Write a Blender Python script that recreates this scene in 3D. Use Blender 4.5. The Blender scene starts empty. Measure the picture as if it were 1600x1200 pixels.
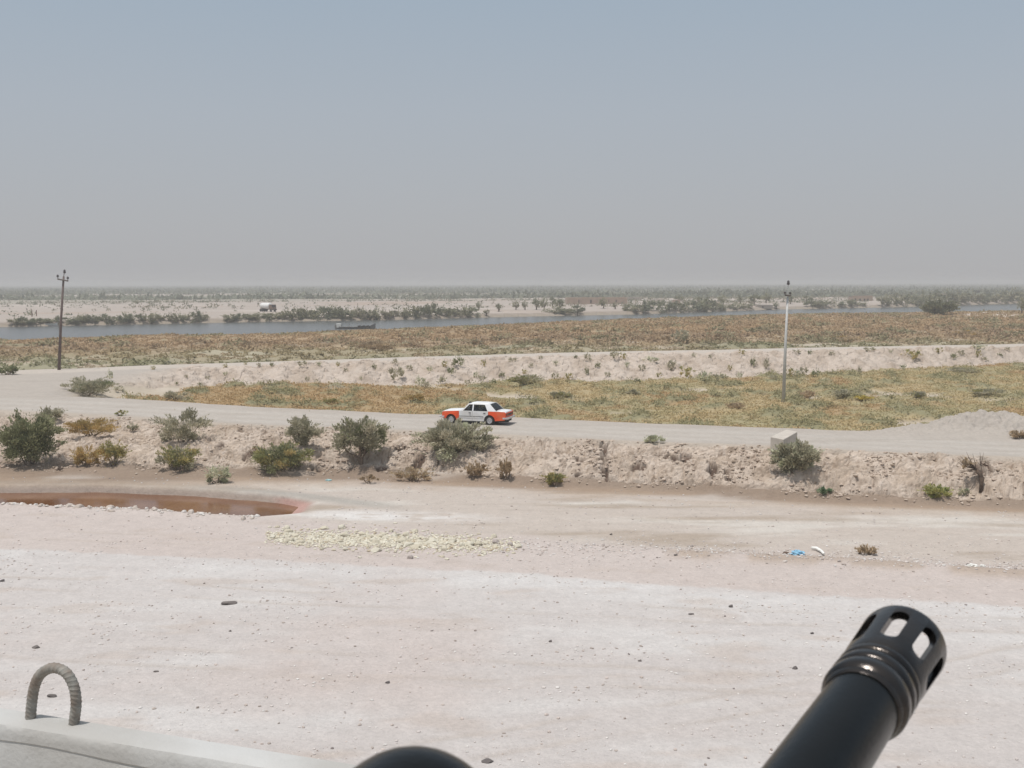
import bpy, bmesh, math, random
import numpy as np
from mathutils import Vector, Matrix
PI = math.pi
scene = bpy.context.scene
COL = scene.collection
random.seed(7)
RNG = np.random.default_rng(11)

# ------------------------------------------------------------------ camera, sky, sun, exposure
CAM_H = 11.0
F = 1716.0                      # focal length in pixels of the 1600 px wide photograph
PITCH = math.atan(157.5 / F)
ROLL = math.radians(-0.13)
cam_data = bpy.data.cameras.new('camera')
cam = bpy.data.objects.new('camera', cam_data)
COL.objects.link(cam)
cam_data.sensor_width = 36.0
cam_data.lens = 36.0 * F / 1600.0
cam_data.clip_start = 0.01
cam_data.clip_end = 60000
cam.location = (0, 0, CAM_H)
RM = Matrix.Rotation(PI / 2 - PITCH, 3, 'X') @ Matrix.Rotation(ROLL, 3, 'Z')
cam.rotation_euler = RM.to_euler()
cam_data.dof.use_dof = True
cam_data.dof.focus_distance = 60.0
cam_data.dof.aperture_fstop = 60.0
scene.camera = cam

SUN_EL, SUN_AZ = math.radians(73), math.radians(-48)     # azimuth from -Y (behind the camera) towards -X
to_sun = Vector((-math.sin(-SUN_AZ) * math.cos(SUN_EL), -math.cos(SUN_AZ) * math.cos(SUN_EL), math.sin(SUN_EL)))
sd = bpy.data.lights.new('sun', 'SUN')
sd.energy = 3.15
sd.angle = math.radians(0.9)
sd.color = (1.0, 0.955, 0.90)
sun = bpy.data.objects.new('sun', sd)
COL.objects.link(sun)
sun.rotation_euler = to_sun.to_track_quat('Z', 'Y').to_euler()
sun.location = (-30, -30, 60)

world = bpy.data.worlds.new('World')
scene.world = world
world.use_nodes = True
wn, wl = world.node_tree.nodes, world.node_tree.links
wn.clear()
w_out = wn.new('ShaderNodeOutputWorld')
w_bg = wn.new('ShaderNodeBackground')
sky = wn.new('ShaderNodeTexSky')
sky.sky_type = 'NISHITA'
sky.sun_disc = False
sky.sun_elevation = SUN_EL
sky.sun_rotation = math.atan2(to_sun.x, to_sun.y)
sky.altitude = 0
sky.air_density = 1.0
sky.dust_density = 4.0
sky.ozone_density = 1.2
w_tc = wn.new('ShaderNodeTexCoord')
w_sep = wn.new('ShaderNodeSeparateXYZ')
wl.new(w_tc.outputs['Generated'], w_sep.inputs[0])
w_ramp = wn.new('ShaderNodeValToRGB')        # dusty sky: grey horizon, bluer higher up, unseen zenith brightened to fill shadows
SKY_STOPS = [(0.0, (0.480, 0.480, 0.492)), (0.05, (0.474, 0.486, 0.508)), (0.15, (0.442, 0.486, 0.540)),
             (0.27, (0.372, 0.458, 0.548)), (0.45, (0.40, 0.48, 0.57)), (1.0, (0.78, 0.82, 0.88))]
els = w_ramp.color_ramp.elements
els[0].position, els[0].color = SKY_STOPS[0][0], SKY_STOPS[0][1] + (1,)
els[1].position, els[1].color = SKY_STOPS[-1][0], SKY_STOPS[-1][1] + (1,)
for p_, c_ in SKY_STOPS[1:-1]:
    e_ = els.new(p_)
    e_.color = c_ + (1,)
wl.new(w_sep.outputs['Z'], w_ramp.inputs[0])
w_sc = wn.new('ShaderNodeVectorMath'); w_sc.operation = 'SCALE'
w_sc.inputs['Scale'].default_value = 9.6
wl.new(w_ramp.outputs[0], w_sc.inputs[0])
w_mix = wn.new('ShaderNodeMixRGB')
w_mix.inputs[0].default_value = 0.90
wl.new(sky.outputs[0], w_mix.inputs[1])
wl.new(w_sc.outputs[0], w_mix.inputs[2])
wl.new(w_mix.outputs[0], w_bg.inputs['Color'])
w_bg.inputs['Strength'].default_value = 0.10
wl.new(w_bg.outputs[0], w_out.inputs['Surface'])

scene.view_settings.view_transform = 'Standard'
scene.view_settings.look = 'None'
scene.view_settings.exposure = 0.0
scene.view_settings.gamma = 1.0
scene.render.engine = 'CYCLES'
scene.cycles.max_bounces = 5
scene.cycles.volume_bounces = 1
scene.cycles.use_denoising = True

# ------------------------------------------------------------------ pixel -> world
def ray(u, v):
    d = RM @ Vector(((u - 800) / F, (600 - v) / F, -1.0))
    return d
def at(u, v, z):
    d = ray(u, v)
    t = (z - CAM_H) / d.z
    return (d.x * t, d.y * t)
def at_depth(u, v, depth):
    return Vector((0, 0, CAM_H)) + ray(u, v) * depth
def curve(pts, z):
    """a line along the ground through image points on level z -> function y(x), extended at both ends"""
    P = [at(q[0], q[1], q[2] if len(q) > 2 else z) for q in pts]
    xs = np.array([p[0] for p in P]); ys = np.array([p[1] for p in P])
    s0 = (ys[1] - ys[0]) / (xs[1] - xs[0]); s1 = (ys[-1] - ys[-2]) / (xs[-1] - xs[-2])
    X0, X1 = xs[0] - 3000, xs[-1] + 3000
    xs2 = np.concatenate([[X0], xs, [X1]])
    ys2 = np.concatenate([[ys[0] - s0 * 3000], ys, [ys[-1] + s1 * 3000]])
    return lambda x: np.interp(x, xs2, ys2)

# ------------------------------------------------------------------ noise
def _hash(ix, iy, seed):
    h = (ix.astype(np.int64) * 374761393 + iy.astype(np.int64) * 668265263 + seed * 974634777) & 0xffffffff
    h = ((h ^ (h >> 13)) * 1274126177) & 0xffffffff
    return ((h ^ (h >> 16)) & 0xffffff) / float(0x1000000)
def perlin(x, y, seed=0):
    x = np.asarray(x, float); y = np.asarray(y, float)
    ix = np.floor(x); iy = np.floor(y); fx = x - ix; fy = y - iy
    ix = ix.astype(np.int64); iy = iy.astype(np.int64)
    def g(dx, dy):
        a = _hash(ix + dx, iy + dy, seed) * (2 * PI)
        return np.cos(a) * (fx - dx) + np.sin(a) * (fy - dy)
    sx = fx * fx * fx * (fx * (fx * 6 - 15) + 10); sy = fy * fy * fy * (fy * (fy * 6 - 15) + 10)
    a = g(0, 0) * (1 - sx) + g(1, 0) * sx
    b = g(0, 1) * (1 - sx) + g(1, 1) * sx
    return (a * (1 - sy) + b * sy) * 1.5
def fbm(x, y, scale, octv=4, seed=0, gain=0.5):
    s = 0; a = 1.0; t = 0
    for i in range(octv):
        f = 2.03 ** i / scale
        s = s + a * perlin(x * f + 17.3 * i, y * f - 9.1 * i, seed + i)
        t += a; a *= gain
    return s / t
def ridged(x, y, scale, octv=3, seed=0):
    s = 0; a = 1.0; t = 0
    for i in range(octv):
        f = 2.1 ** i / scale
        s = s + a * (1 - np.abs(perlin(x * f, y * f, seed + i)) * 2)
        t += a; a *= 0.5
    return s / t
def worley(x, y, scale, seed=0):
    x = x / scale; y = y / scale
    ix = np.floor(x).astype(np.int64); iy = np.floor(y).astype(np.int64)
    f1 = np.full(x.shape, 9.0); f2 = np.full(x.shape, 9.0); idv = np.zeros(x.shape)
    for dx in (-1, 0, 1):
        for dy in (-1, 0, 1):
            cx = ix + dx; cy = iy + dy
            px = cx + _hash(cx, cy, seed); py = cy + _hash(cx, cy, seed + 7)
            d = np.hypot(px - x, py - y)
            v = _hash(cx, cy, seed + 13)
            near = d < f1
            f2 = np.where(near, f1, np.minimum(f2, d))
            idv = np.where(near, v, idv)
            f1 = np.where(near, d, f1)
    return f1, f2, idv
def ss(a, b, t):
    t = np.clip((t - a) / (b - a), 0, 1)
    return t * t * (3 - 2 * t)
def lerp(a, b, t):
    return a + (b - a) * t

# ------------------------------------------------------------------ the lie of the land
ZR = 1.9                                        # crest level of both banks
ZD = -0.5                                       # hollow between the banks
ZW = -1.0                                       # river level
BASE = curve([(0, 742), (200, 745), (400, 745), (560, 745), (750, 754), (900, 762), (1000, 766), (1150, 774), (1300, 783), (1600, 797)], 0)
TOP = curve([(0, 643), (200, 652), (400, 665), (600, 672), (800, 680), (1000, 690), (1200, 697), (1400, 708), (1600, 716)], ZR)
RFAR = curve([(100, 620), (200, 624), (300, 630), (400, 636), (600, 646), (750, 650), (900, 657), (1000, 662), (1200, 669), (1400, 678), (1600, 686)], ZR)
_B2P = [(100, 617, 1.2), (200, 611, .85), (300, 606, .6), (500, 602, .3), (650, 604, .0), (800, 599, -.2), (1000, 596, -.3), (1200, 590, -.4), (1400, 580, ZD), (1600, 571, ZD)]
B2 = curve(_B2P, ZD)
_zx = [at(*q)[0] for q in _B2P]
ZDF = lambda x: np.interp(x, _zx, [q[2] for q in _B2P])
T2 = curve([(0, 585), (100, 582), (200, 577), (400, 571), (600, 564), (800, 558), (1000, 553), (1200, 549), (1400, 545), (1600, 541)], ZR)
R1 = curve([(0, 537), (250, 530), (400, 527), (600, 520), (800, 511), (1000, 502), (1200, 495), (1400, 492), (1500, 490.5), (1600, 489)], ZW)
R2 = curve([(0, 511), (200, 507), (400, 503), (600, 500), (800, 495), (1000, 491), (1200, 484), (1400, 480), (1600, 474)], ZW)
PUD_N = curve([(-200, 776), (0, 788), (200, 796), (400, 808), (480, 800)], 0)
PUD_F = curve([(-200, 768), (0, 771), (150, 770), (300, 777), (400, 783), (470, 792)], -0.4)
PX1 = at(490, 797, 0)[0]
PADE = curve([(0, 785), (400, 812), (700, 838), (850, 850), (1000, 864), (1300, 878), (1600, 898)], 0)
WHITE = curve([(0, 858), (400, 876), (800, 896), (1200, 925), (1600, 948)], 0)
# holes and gullies worn into the front bank, their shade painted on: u, v, width, length, depth
PITS = [(945, 697, .30, .9, .7), (943, 717, .45, 1.0, .8), (946, 738, .25, 1.0, .5), (1114, 736, .42, .9, 1.0), (1072, 719, .4, .5, .6),
        (1030, 714, .5, .3, .5), (1047, 718, .5, .22, .45), (1060, 722, .5, .2, .45), (1010, 716, .35, .3, .4), (1137, 742, .2, .5, .5),
        (97, 695, .22, 1.8, .7), (94, 712, .2, 1.2, .6), (95, 730, .25, 1.0, .4), (630, 702, .3, .5, .6), (622, 708, .3, .4, .5),
        (648, 726, .3, 1.2, .6), (655, 718, .5, .5, .4), (1170, 726, .5, .2, .45), (1540, 728, .3, 1.6, .5), (1180, 730, .4, .2, .4),
        (1530, 742, .3, 1.0, .6), (385, 712, .35, .6, .4), (345, 700, .3, .5, .35), (870, 712, .3, .3, .4), (905, 722, .4, .25, .4),
        (495, 730, .4, .4, .35), (596, 728, .4, .4, .4), (1000, 733, .6, .2, .35), (905, 742, .3, .25, .35), (1260, 733, .4, .2, .3)]
PIT_W = []
for (u, v, sx, sy, dp) in PITS:
    lo, hi = 0.0, ZR
    for _ in range(12):                          # which level of the bank that pixel looks at
        z = (lo + hi) / 2
        x_, y_ = at(u, v, z)
        t_ = (y_ - float(BASE(x_))) / (float(TOP(x_)) - float(BASE(x_)))
        if t_ * ZR > z: lo = z
        else: hi = z
    PIT_W.append((x_, y_, sx, sy, dp))

def land(x, y, fine=True, want=False):
    x = np.asarray(x, float); y = np.asarray(y, float)
    shp = x.shape
    x = x.ravel(); y = y.ravel()
    h = np.zeros_like(x)
    near = y < 260
    warp = np.zeros_like(x); warp2 = np.zeros_like(x)
    m = near
    warp[m] = fbm(x[m], y[m], 5.0, 4, 3) * 1.0
    warp2[m] = fbm(x[m], y[m] * 0.6, 9.0, 4, 5) * 2.6
    yb, yt, rf, b2, t2, r1, r2 = BASE(x), TOP(x), RFAR(x), B2(x), T2(x), R1(x), R2(x)
    # near plain
    m = near
    h[m] += fbm(x[m] * 0.35, y[m], 6.0, 3, 21) * 0.07
    # gravel pad edge and pool basin
    pm = ss(-0.3, 1.2, y - PUD_N(x) + warp * .35) * ss(-0.5, 0.25, PUD_F(x) - y + warp * .45) * ss(-0.2, 2.5, PX1 - x)
    h -= pm * 0.72
    berm = np.exp(-((y - PUD_N(x) + 0.1 + warp * .25) / 0.55) ** 2) * ss(-0.5, 4, PX1 - x)
    h += berm * (0.10 + 0.07 * np.clip(warp, -1, 1))
    deb = np.exp(-((y - PADE(x) + warp * .5) / 0.7) ** 2) * ss(4, 8, x)
    h += deb * (.15 + .12 * np.clip(warp, -1, 1))
    # front bank
    t = (y - yb) / np.maximum(yt - yb, 0.5)
    face = (t > -0.25) & (t < 1.15)
    tw = np.clip(t + warp * 0.16 * ss(-.1, .15, t) * ss(1.2, .9, t), 0, 1)
    prof = 0.22 * tw + 0.10 * ss(.0, .12, tw) + 0.42 * ss(.22, .50, tw) + 0.26 * ss(.55, .92, tw)
    hz = ZR * prof
    after = t >= 1
    hz = np.where(after, ZR, hz)
    fm = face
    if fine and fm.any():
        xx, yy = x[fm], y[fm]
        w = .82 * ss(.08, .22, t[fm]) * ss(1.04, .82, t[fm])
        f1, f2, idv = worley(xx + fbm(xx, yy, .7, 2, 31) * .3, yy * .8, .62, 41)
        clod = (f2 - f1).clip(0, .5) * .34 + (idv - .5) * .16
        g1, g2, idw = worley(xx, yy, .26, 47)
        clod2 = (g2 - g1).clip(0, .5) * .16
        rough = ss(-.15, .25, fbm(xx, yy, 4.0, 2, 55))
        gul = np.clip(ridged(xx + fbm(xx, yy, 2, 2, 62) * .8, yy * 0.35, 1.5, 2, 61) - .72, 0, 1)
        tc_ = fbm(xx * .7, yy * 1.3, 1.1, 3, 73)
        ledge = (ss(.02, .07, tc_) + ss(.22, .27, tc_) + ss(-.18, -.13, tc_)) * .14
        fr = ridged(xx, yy, .34, 2, 77)
        hz[fm] += w * ((clod - .08) * (.30 + .60 * rough) + clod2 * (.25 + .6 * rough) - gul * .4 + ledge * .8 - .16 + fbm(xx, yy, 1.3, 3, 71) * .24 + (fr - .5) * .05 * (.3 + rough) + fbm(xx * .8, yy * 1.2, .22, 2, 79) * .03)
    h = h + hz
    pit_shade = np.zeros_like(x)
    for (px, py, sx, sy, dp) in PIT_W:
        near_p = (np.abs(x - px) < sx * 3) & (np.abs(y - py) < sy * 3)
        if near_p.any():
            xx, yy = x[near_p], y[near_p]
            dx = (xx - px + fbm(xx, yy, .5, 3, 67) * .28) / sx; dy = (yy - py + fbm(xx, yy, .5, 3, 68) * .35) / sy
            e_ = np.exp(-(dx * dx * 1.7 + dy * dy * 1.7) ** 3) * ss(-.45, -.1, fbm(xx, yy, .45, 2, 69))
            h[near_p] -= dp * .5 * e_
            pit_shade[near_p] = np.maximum(pit_shade[near_p], e_)
    # wheel tracks pressed into the flats
    trk = np.zeros_like(x)
    for (ua, va, ub, vb) in ((980, 842, 1640, 803), (1040, 800, 1640, 838), (700, 792, 1640, 812), (-60, 1010, 1700, 1090), (-60, 905, 1700, 985), (-60, 830, 700, 862), (300, 1240, 1700, 1010)):
        a_, b_ = at(ua, va, 0), at(ub, vb, 0)
        yl = a_[1] + (x - a_[0]) / (b_[0] - a_[0]) * (b_[1] - a_[1]) + warp2 * .25
        inn = (x > a_[0]) & (x < b_[0]) & (y < 62)
        for o_ in (-.75, .75):
            trk = np.maximum(trk, inn * np.exp(-((y - yl - o_) / .16) ** 2))
    trk = trk * ss(-.3, .2, fbm(x, y, 4, 3, 63)) * (t < 0)
    h -= trk * .025
    # sand heaped on the right end of the road's far side
    for (u, v, sx, sy, hh) in ((1420, 673, 2.6, 1.3, .32), (1455, 671, 2.2, 1.4, .30), (1508, 671, 2.0, 1.7, .95), (1565, 671, 2.4, 1.8, 1.0), (1660, 672, 4, 2.0, 1.1), (1600, 680, 2, 1.2, .3)):
        cx, cy = at(u, v, ZR + .1)
        nb = (np.abs(x - cx) < sx * 4) & (np.abs(y - cy) < sy * 4)
        if nb.any():
            d2 = ((x[nb] - cx) / sx) ** 2 + ((y[nb] - cy) / sy) ** 2
            h[nb] += hh * .66 * np.exp(-d2) * (1 + .4 * fbm(x[nb], y[nb], 1.1, 4, 81)) + .12 * np.exp(-d2) * fbm(x[nb], y[nb], .35, 3, 83)
    hold = np.zeros_like(x)
    for (u, v, sx, sy) in ((1505, 668, 4.2, 2.6), (1580, 668, 5.0, 3.0), (1440, 674, 4.2, 2.2), (1680, 672, 7, 3.2)):
        cx, cy = at(u, v, ZR + .1)
        hold = np.maximum(hold, np.exp(-((((x - cx) / sx) ** 2 + ((y - cy) / sy) ** 2) ** 2)))
    # hollow between the banks, the second bank, and its far side
    xl = at(92, 612, ZR)[0]
    lf = ss(0, 5, x - xl + 2 - (y - 90) * 0.05 + warp2 * .8)
    fall = ss(0, 4.5, y - rf - .25 + warp * .5)
    t2n = (y - b2) / np.maximum(t2 - b2, 1.0)
    t2w = np.clip(t2n + warp2 * .05 + warp * .06, 0, 1)
    rise = 0.25 * t2w + 0.75 * ss(.05, .85, t2w)
    rise = np.where(t2n >= 1, 1, rise)
    dep = lf * fall * (1 - rise) * (1 - hold)
    h -= dep * (ZR - ZDF(x))
    m2 = (t2n > -.1) & (t2n < 1.1) & near
    if fine and m2.any():
        xx, yy = x[m2], y[m2]
        w = ss(-.05, .15, t2n[m2]) * ss(1.08, .9, t2n[m2]) * lf[m2]
        f1, f2, idv = worley(xx, yy, 1.5, 91)
        h[m2] += w * ((f2 - f1).clip(0, .5) * .35 - .12 + fbm(xx, yy, 3, 4, 93) * .65 + ss(.05, .1, fbm(xx, yy, 1.6, 3, 97)) * .16 + fbm(xx, yy, .8, 2, 99) * .12)
    m3 = (dep > .6) & near
    if m3.any():
        h[m3] += fbm(x[m3], y[m3], 7, 3, 95) * .3
        if 'hollow_cover' in globals():
            cv = hollow_cover(x[m3], y[m3])
            h[m3] += cv * (.30 + .30 * fbm(x[m3], y[m3], 2.0, 3, 96) + .35 * ss(.1, .4, fbm(x[m3], y[m3], 4, 3, 315)))
    crest_end = t2 + 5.5
    drop = ss(0, 9, y - crest_end)
    h = np.where(y > t2, lerp(h, 0.15, drop), h)
    fl = (y > crest_end)
    h[fl] += (fbm(x[fl], y[fl], 30, 3, 101) * .45 * ss(0, 20, (y - crest_end)[fl]))
    fm2 = fl & (y < r1)
    if fm2.any():
        h[fm2] += ss(2, 30, (y - crest_end)[fm2]) * ss(0, 45, (r1 - y)[fm2]) * (.3 + .38 * fbm(x[fm2], y[fm2], 4.5, 3, 103) + .5 * ss(.05, .4, fbm(x[fm2], y[fm2], 7, 3, 329)))
    # river bed
    rb = ss(-14, 3, y - r1) * ss(9, -3, y - r2)
    h = np.where(y > crest_end + 10, lerp(h, -2.4, rb), h)
    far = y > r2
    fp = ss(-3, 26, y - r2)
    nf = fbm(x * .6, y, 90, 4, 111) * 1.1 + fbm(x, y, 600, 3, 115) * 1.6 * ss(700, 2500, y)
    h = np.where(far, lerp(-2.4, 0, ss(-3, 3, y - r2)) + fp * (1.1 + nf * ss(10, 90, y - r2)), h)
    # sandy rise beside the river at the far right
    cx, cy = at(1590, 497, 0)
    h += .9 * np.exp(-(((x - cx) / 26) ** 2 + ((y - cy) / 12) ** 2))
    h = h.reshape(shp)
    if want:
        R = lambda a: a.reshape(shp)
        return h, dict(t=R(t), rf=R(rf), dep=R(dep), t2n=R(t2n), lf=R(lf), crest_end=R(crest_end), r1=R(r1), r2=R(r2), pm=R(pm), pit_shade=R(pit_shade), trk=R(trk),
                       berm=R(berm), deb=R(deb), warp=R(warp), warp2=R(warp2), b2=R(b2), t2=R(t2), yb=R(yb))
    return h

_TS = np.concatenate([np.arange(20, 160, .12), np.geomspace(160, 9000, 2500)])
def hit(u, v):
    """where the sight line through a pixel meets the land"""
    d = ray(u, v); d = d / d.y
    X = d.x * _TS; Y = _TS; Z = CAM_H + d.z * _TS
    G = land(X, Y)
    k = np.argmax(Z < G)
    if k == 0: k = len(_TS) - 1
    return Vector((X[k], Y[k], G[k]))
def zg(x, y):
    return float(land(np.array([x]), np.array([y]))[0])

# ------------------------------------------------------------------ mesh helpers
def mesh_np(name, verts, faces_n, faces_idx, mat, col=None, smooth=False, parent=None, link=True):
    """verts (n,3); faces_n = corners per face (const); faces_idx flat indices"""
    me = bpy.data.meshes.new(name)
    nv = len(verts); nf = len(faces_idx) // faces_n
    me.vertices.add(nv)
    me.vertices.foreach_set('co', np.ascontiguousarray(verts, dtype=np.float32).ravel())
    me.loops.add(nf * faces_n)
    me.loops.foreach_set('vertex_index', np.ascontiguousarray(faces_idx, dtype=np.int32).ravel())
    me.polygons.add(nf)
    me.polygons.foreach_set('loop_start', np.arange(0, nf * faces_n, faces_n, dtype=np.int32))
    me.polygons.foreach_set('use_smooth', np.full(nf, smooth))
    if col is not None:
        ca = me.color_attributes.new('Col', 'FLOAT_COLOR', 'POINT')
        c4 = np.ones((nv, 4), dtype=np.float32); c4[:, :3] = col
        ca.data.foreach_set('color', c4.ravel())
    me.update(calc_edges=True)
    me.validate()
    if mat is not None:
        me.materials.append(mat)
    if not link: return me
    o = bpy.data.objects.new(name, me)
    COL.objects.link(o)
    if parent: o.parent = parent
    return o
def tag(o, label=None, cat=None, group=None, kind=None):
    if label: o['label'] = label
    if cat: o['category'] = cat
    if group: o['group'] = group
    if kind: o['kind'] = kind
    return o
def empty(name, loc, rz=0.0):
    o = bpy.data.objects.new(name, None)
    o.empty_display_size = 0.3
    COL.objects.link(o)
    o.location = loc; o.rotation_euler = (0, 0, rz)
    return o
def from_bm(name, bm, mat, parent=None, smooth=False, bevel=0):
    me = bpy.data.meshes.new(name)
    bmesh.ops.recalc_face_normals(bm, faces=bm.faces)
    bm.to_mesh(me); bm.free()
    if smooth:
        for p in me.polygons: p.use_smooth = True
    for m_ in (mat if isinstance(mat, (list, tuple)) else [mat]): me.materials.append(m_)
    o = bpy.data.objects.new(name, me)
    COL.objects.link(o)
    if parent: o.parent = parent
    if bevel:
        b = o.modifiers.new('bevel', 'BEVEL'); b.width = bevel; b.segments = 2; b.limit_method = 'ANGLE'
    return o
def bm_box(bm, x0, x1, y0, y1, z0, z1):
    vs = [bm.verts.new(p) for p in ((x0, y0, z0), (x1, y0, z0), (x1, y1, z0), (x0, y1, z0), (x0, y0, z1), (x1, y0, z1), (x1, y1, z1), (x0, y1, z1))]
    for f in ((0, 3, 2, 1), (4, 5, 6, 7), (0, 1, 5, 4), (1, 2, 6, 5), (2, 3, 7, 6), (3, 0, 4, 7)):
        bm.faces.new([vs[i] for i in f])
    return vs
def bm_tube(bm, pts, rads, seg=8, cap=True):
    pts = [Vector(p) for p in pts]
    rings = []
    for i, p in enumerate(pts):
        d = (pts[min(i + 1, len(pts) - 1)] - pts[max(i - 1, 0)]).normalized()
        up = Vector((0, 0, 1)) if abs(d.z) < .9 else Vector((0, 1, 0))
        a = d.cross(up).normalized(); b = a.cross(d).normalized()
        rings.append([bm.verts.new(p + (a * math.cos(2 * PI * k / seg) + b * math.sin(2 * PI * k / seg)) * rads[i]) for k in range(seg)])
    for i in range(len(rings) - 1):
        for k in range(seg):
            bm.faces.new((rings[i][k], rings[i][(k + 1) % seg], rings[i + 1][(k + 1) % seg], rings[i + 1][k]))
    if cap:
        bm.faces.new(rings[0][::-1]); bm.faces.new(rings[-1])
def bm_lathe(bm, prof, mtx, seg=64, close=False):
    rings = []
    for (z, r) in prof:
        rings.append([bm.verts.new(mtx @ Vector((r * math.cos(2 * PI * k / seg), r * math.sin(2 * PI * k / seg), z))) for k in range(seg)])
    n = len(rings)
    for i in range(n if close else n - 1):
        A, B = rings[i], rings[(i + 1) % n]
        for k in range(seg):
            bm.faces.new((A[k], A[(k + 1) % seg], B[(k + 1) % seg], B[k]))
    return rings

# ------------------------------------------------------------------ materials
def new_mat(name):
    m = bpy.data.materials.new(name); m.use_nodes = True
    nt = m.node_tree
    return m, nt.nodes, nt.links, nt.nodes['Principled BSDF']
def mat_simple(name, col, rough=.7, metal=0.0, var=.12, scale=6.0, bump=0.0, bscale=40.0, spec=.5, dirt=None, dirt_amt=.5):
    m, n, l, b = new_mat(name)
    tc = n.new('ShaderNodeTexCoord')
    nz = n.new('ShaderNodeTexNoise'); nz.inputs['Scale'].default_value = scale; nz.inputs['Detail'].default_value = 6
    l.new(tc.outputs['Object'], nz.inputs['Vector'])
    mp = n.new('ShaderNodeMapRange')
    mp.inputs['From Min'].default_value = .3; mp.inputs['From Max'].default_value = .7
    mp.inputs['To Min'].default_value = 1 - var; mp.inputs['To Max'].default_value = 1 + var
    l.new(nz.outputs['Fac'], mp.inputs['Value'])
    vm = n.new('ShaderNodeVectorMath'); vm.operation = 'SCALE'
    vm.inputs[0].default_value = col
    l.new(mp.outputs[0], vm.inputs['Scale'])
    last = vm.outputs[0]
    if dirt:
        n2 = n.new('ShaderNodeTexNoise'); n2.inputs['Scale'].default_value = scale * .6; n2.inputs['Detail'].default_value = 8
        l.new(tc.outputs['Object'], n2.inputs['Vector'])
        r2 = n.new('ShaderNodeMapRange'); r2.inputs['From Min'].default_value = .42; r2.inputs['From Max'].default_value = .62
        r2.inputs['To Max'].default_value = dirt_amt
        l.new(n2.outputs['Fac'], r2.inputs['Value'])
        mx = n.new('ShaderNodeMixRGB'); mx.inputs[2].default_value = tuple(dirt) + (1,)
        l.new(r2.outputs[0], mx.inputs[0]); l.new(last, mx.inputs[1]); last = mx.outputs[0]
    l.new(last, b.inputs['Base Color'])
    b.inputs['Roughness'].default_value = rough; b.inputs['Metallic'].default_value = metal
    b.inputs['Specular IOR Level'].default_value = spec
    if bump:
        n3 = n.new('ShaderNodeTexNoise'); n3.inputs['Scale'].default_value = bscale; n3.inputs['Detail'].default_value = 5
        l.new(tc.outputs['Object'], n3.inputs['Vector'])
        bp = n.new('ShaderNodeBump'); bp.inputs['Strength'].default_value = 1.0; bp.inputs['Distance'].default_value = bump
        l.new(n3.outputs['Fac'], bp.inputs['Height']); l.new(bp.outputs[0], b.inputs['Normal'])
    return m
def mat_vcol(name, rough=.9, spec=.1, trans=0.0):
    m, n, l, b = new_mat(name)
    a = n.new('ShaderNodeAttribute'); a.attribute_name = 'Col'
    l.new(a.outputs['Color'], b.inputs['Base Color'])
    b.inputs['Roughness'].default_value = rough
    b.inputs['Specular IOR Level'].default_value = spec
    if trans:
        tr = n.new('ShaderNodeBsdfTranslucent'); l.new(a.outputs['Color'], tr.inputs['Color'])
        mx = n.new('ShaderNodeMixShader'); mx.inputs[0].default_value = trans
        out = n['Material Output']
        l.new(b.outputs[0], mx.inputs[1]); l.new(tr.outputs[0], mx.inputs[2]); l.new(mx.outputs[0], out.inputs['Surface'])
    return m
M_LEAF = mat_vcol('leaf', .85, .12, .33)
M_STONE = mat_vcol('stone', .95, .1)
M_BARK = mat_simple('bark', (.16, .12, .09), .9, scale=12, var=.3)
M_DRYBARK = mat_simple('dry_bark', (.10, .07, .05), .95, scale=8, var=.35)

# ground material: zone colours from the mesh, broken up by world-space grain, pebbly bump
def mat_ground():
    m, n, l, b = new_mat('ground')
    geo = n.new('ShaderNodeNewGeometry')
    a = n.new('ShaderNodeAttribute'); a.attribute_name = 'Col'
    def noise(scale, detail=5, rough=.6):
        z = n.new('ShaderNodeTexNoise'); z.inputs['Scale'].default_value = scale; z.inputs['Detail'].default_value = detail
        z.inputs['Roughness'].default_value = rough
        l.new(geo.outputs['Position'], z.inputs['Vector']); return z.outputs['Fac']
    def mr(src, a0, a1, b0, b1):
        r = n.new('ShaderNodeMapRange'); l.new(src, r.inputs['Value'])
        for k, v in (('From Min', a0), ('From Max', a1), ('To Min', b0), ('To Max', b1)): r.inputs[k].default_value = v
        return r.outputs[0]
    def mul(x, y):
        k = n.new('ShaderNodeMath'); k.operation = 'MULTIPLY'; l.new(x, k.inputs[0]); l.new(y, k.inputs[1]); return k.outputs[0]
    f = mul(mr(noise(6.5, 6, .7), .3, .7, .90, 1.08), mr(noise(1.3, 5, .7), .3, .7, .94, 1.05))
    sp = mr(noise(17, 2), .66, .74, 1.0, .74)          # dark grit
    wp = mr(noise(11, 2), .66, .74, 1.0, 1.14)         # pale chips
    f = mul(mul(f, sp), wp)
    vm = n.new('ShaderNodeVectorMath'); vm.operation = 'SCALE'
    l.new(a.outputs['Color'], vm.inputs[0]); l.new(f, vm.inputs['Scale'])
    l.new(vm.outputs[0], b.inputs['Base Color'])
    b.inputs['Roughness'].default_value = 1.0
    b.inputs['Specular IOR Level'].default_value = .05
    bp = n.new('ShaderNodeBump'); bp.inputs['Strength'].default_value = .9; bp.inputs['Distance'].default_value = .045
    ad = n.new('ShaderNodeMath'); ad.operation = 'ADD'
    l.new(noise(9, 6, .7), ad.inputs[0]); l.new(mr(noise(2.2, 3), 0, 1, 0, 1.6), ad.inputs[1])
    l.new(ad.outputs[0], bp.inputs['Height']); l.new(bp.outputs[0], b.inputs['Normal'])
    return m
M_GROUND = mat_ground()

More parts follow.
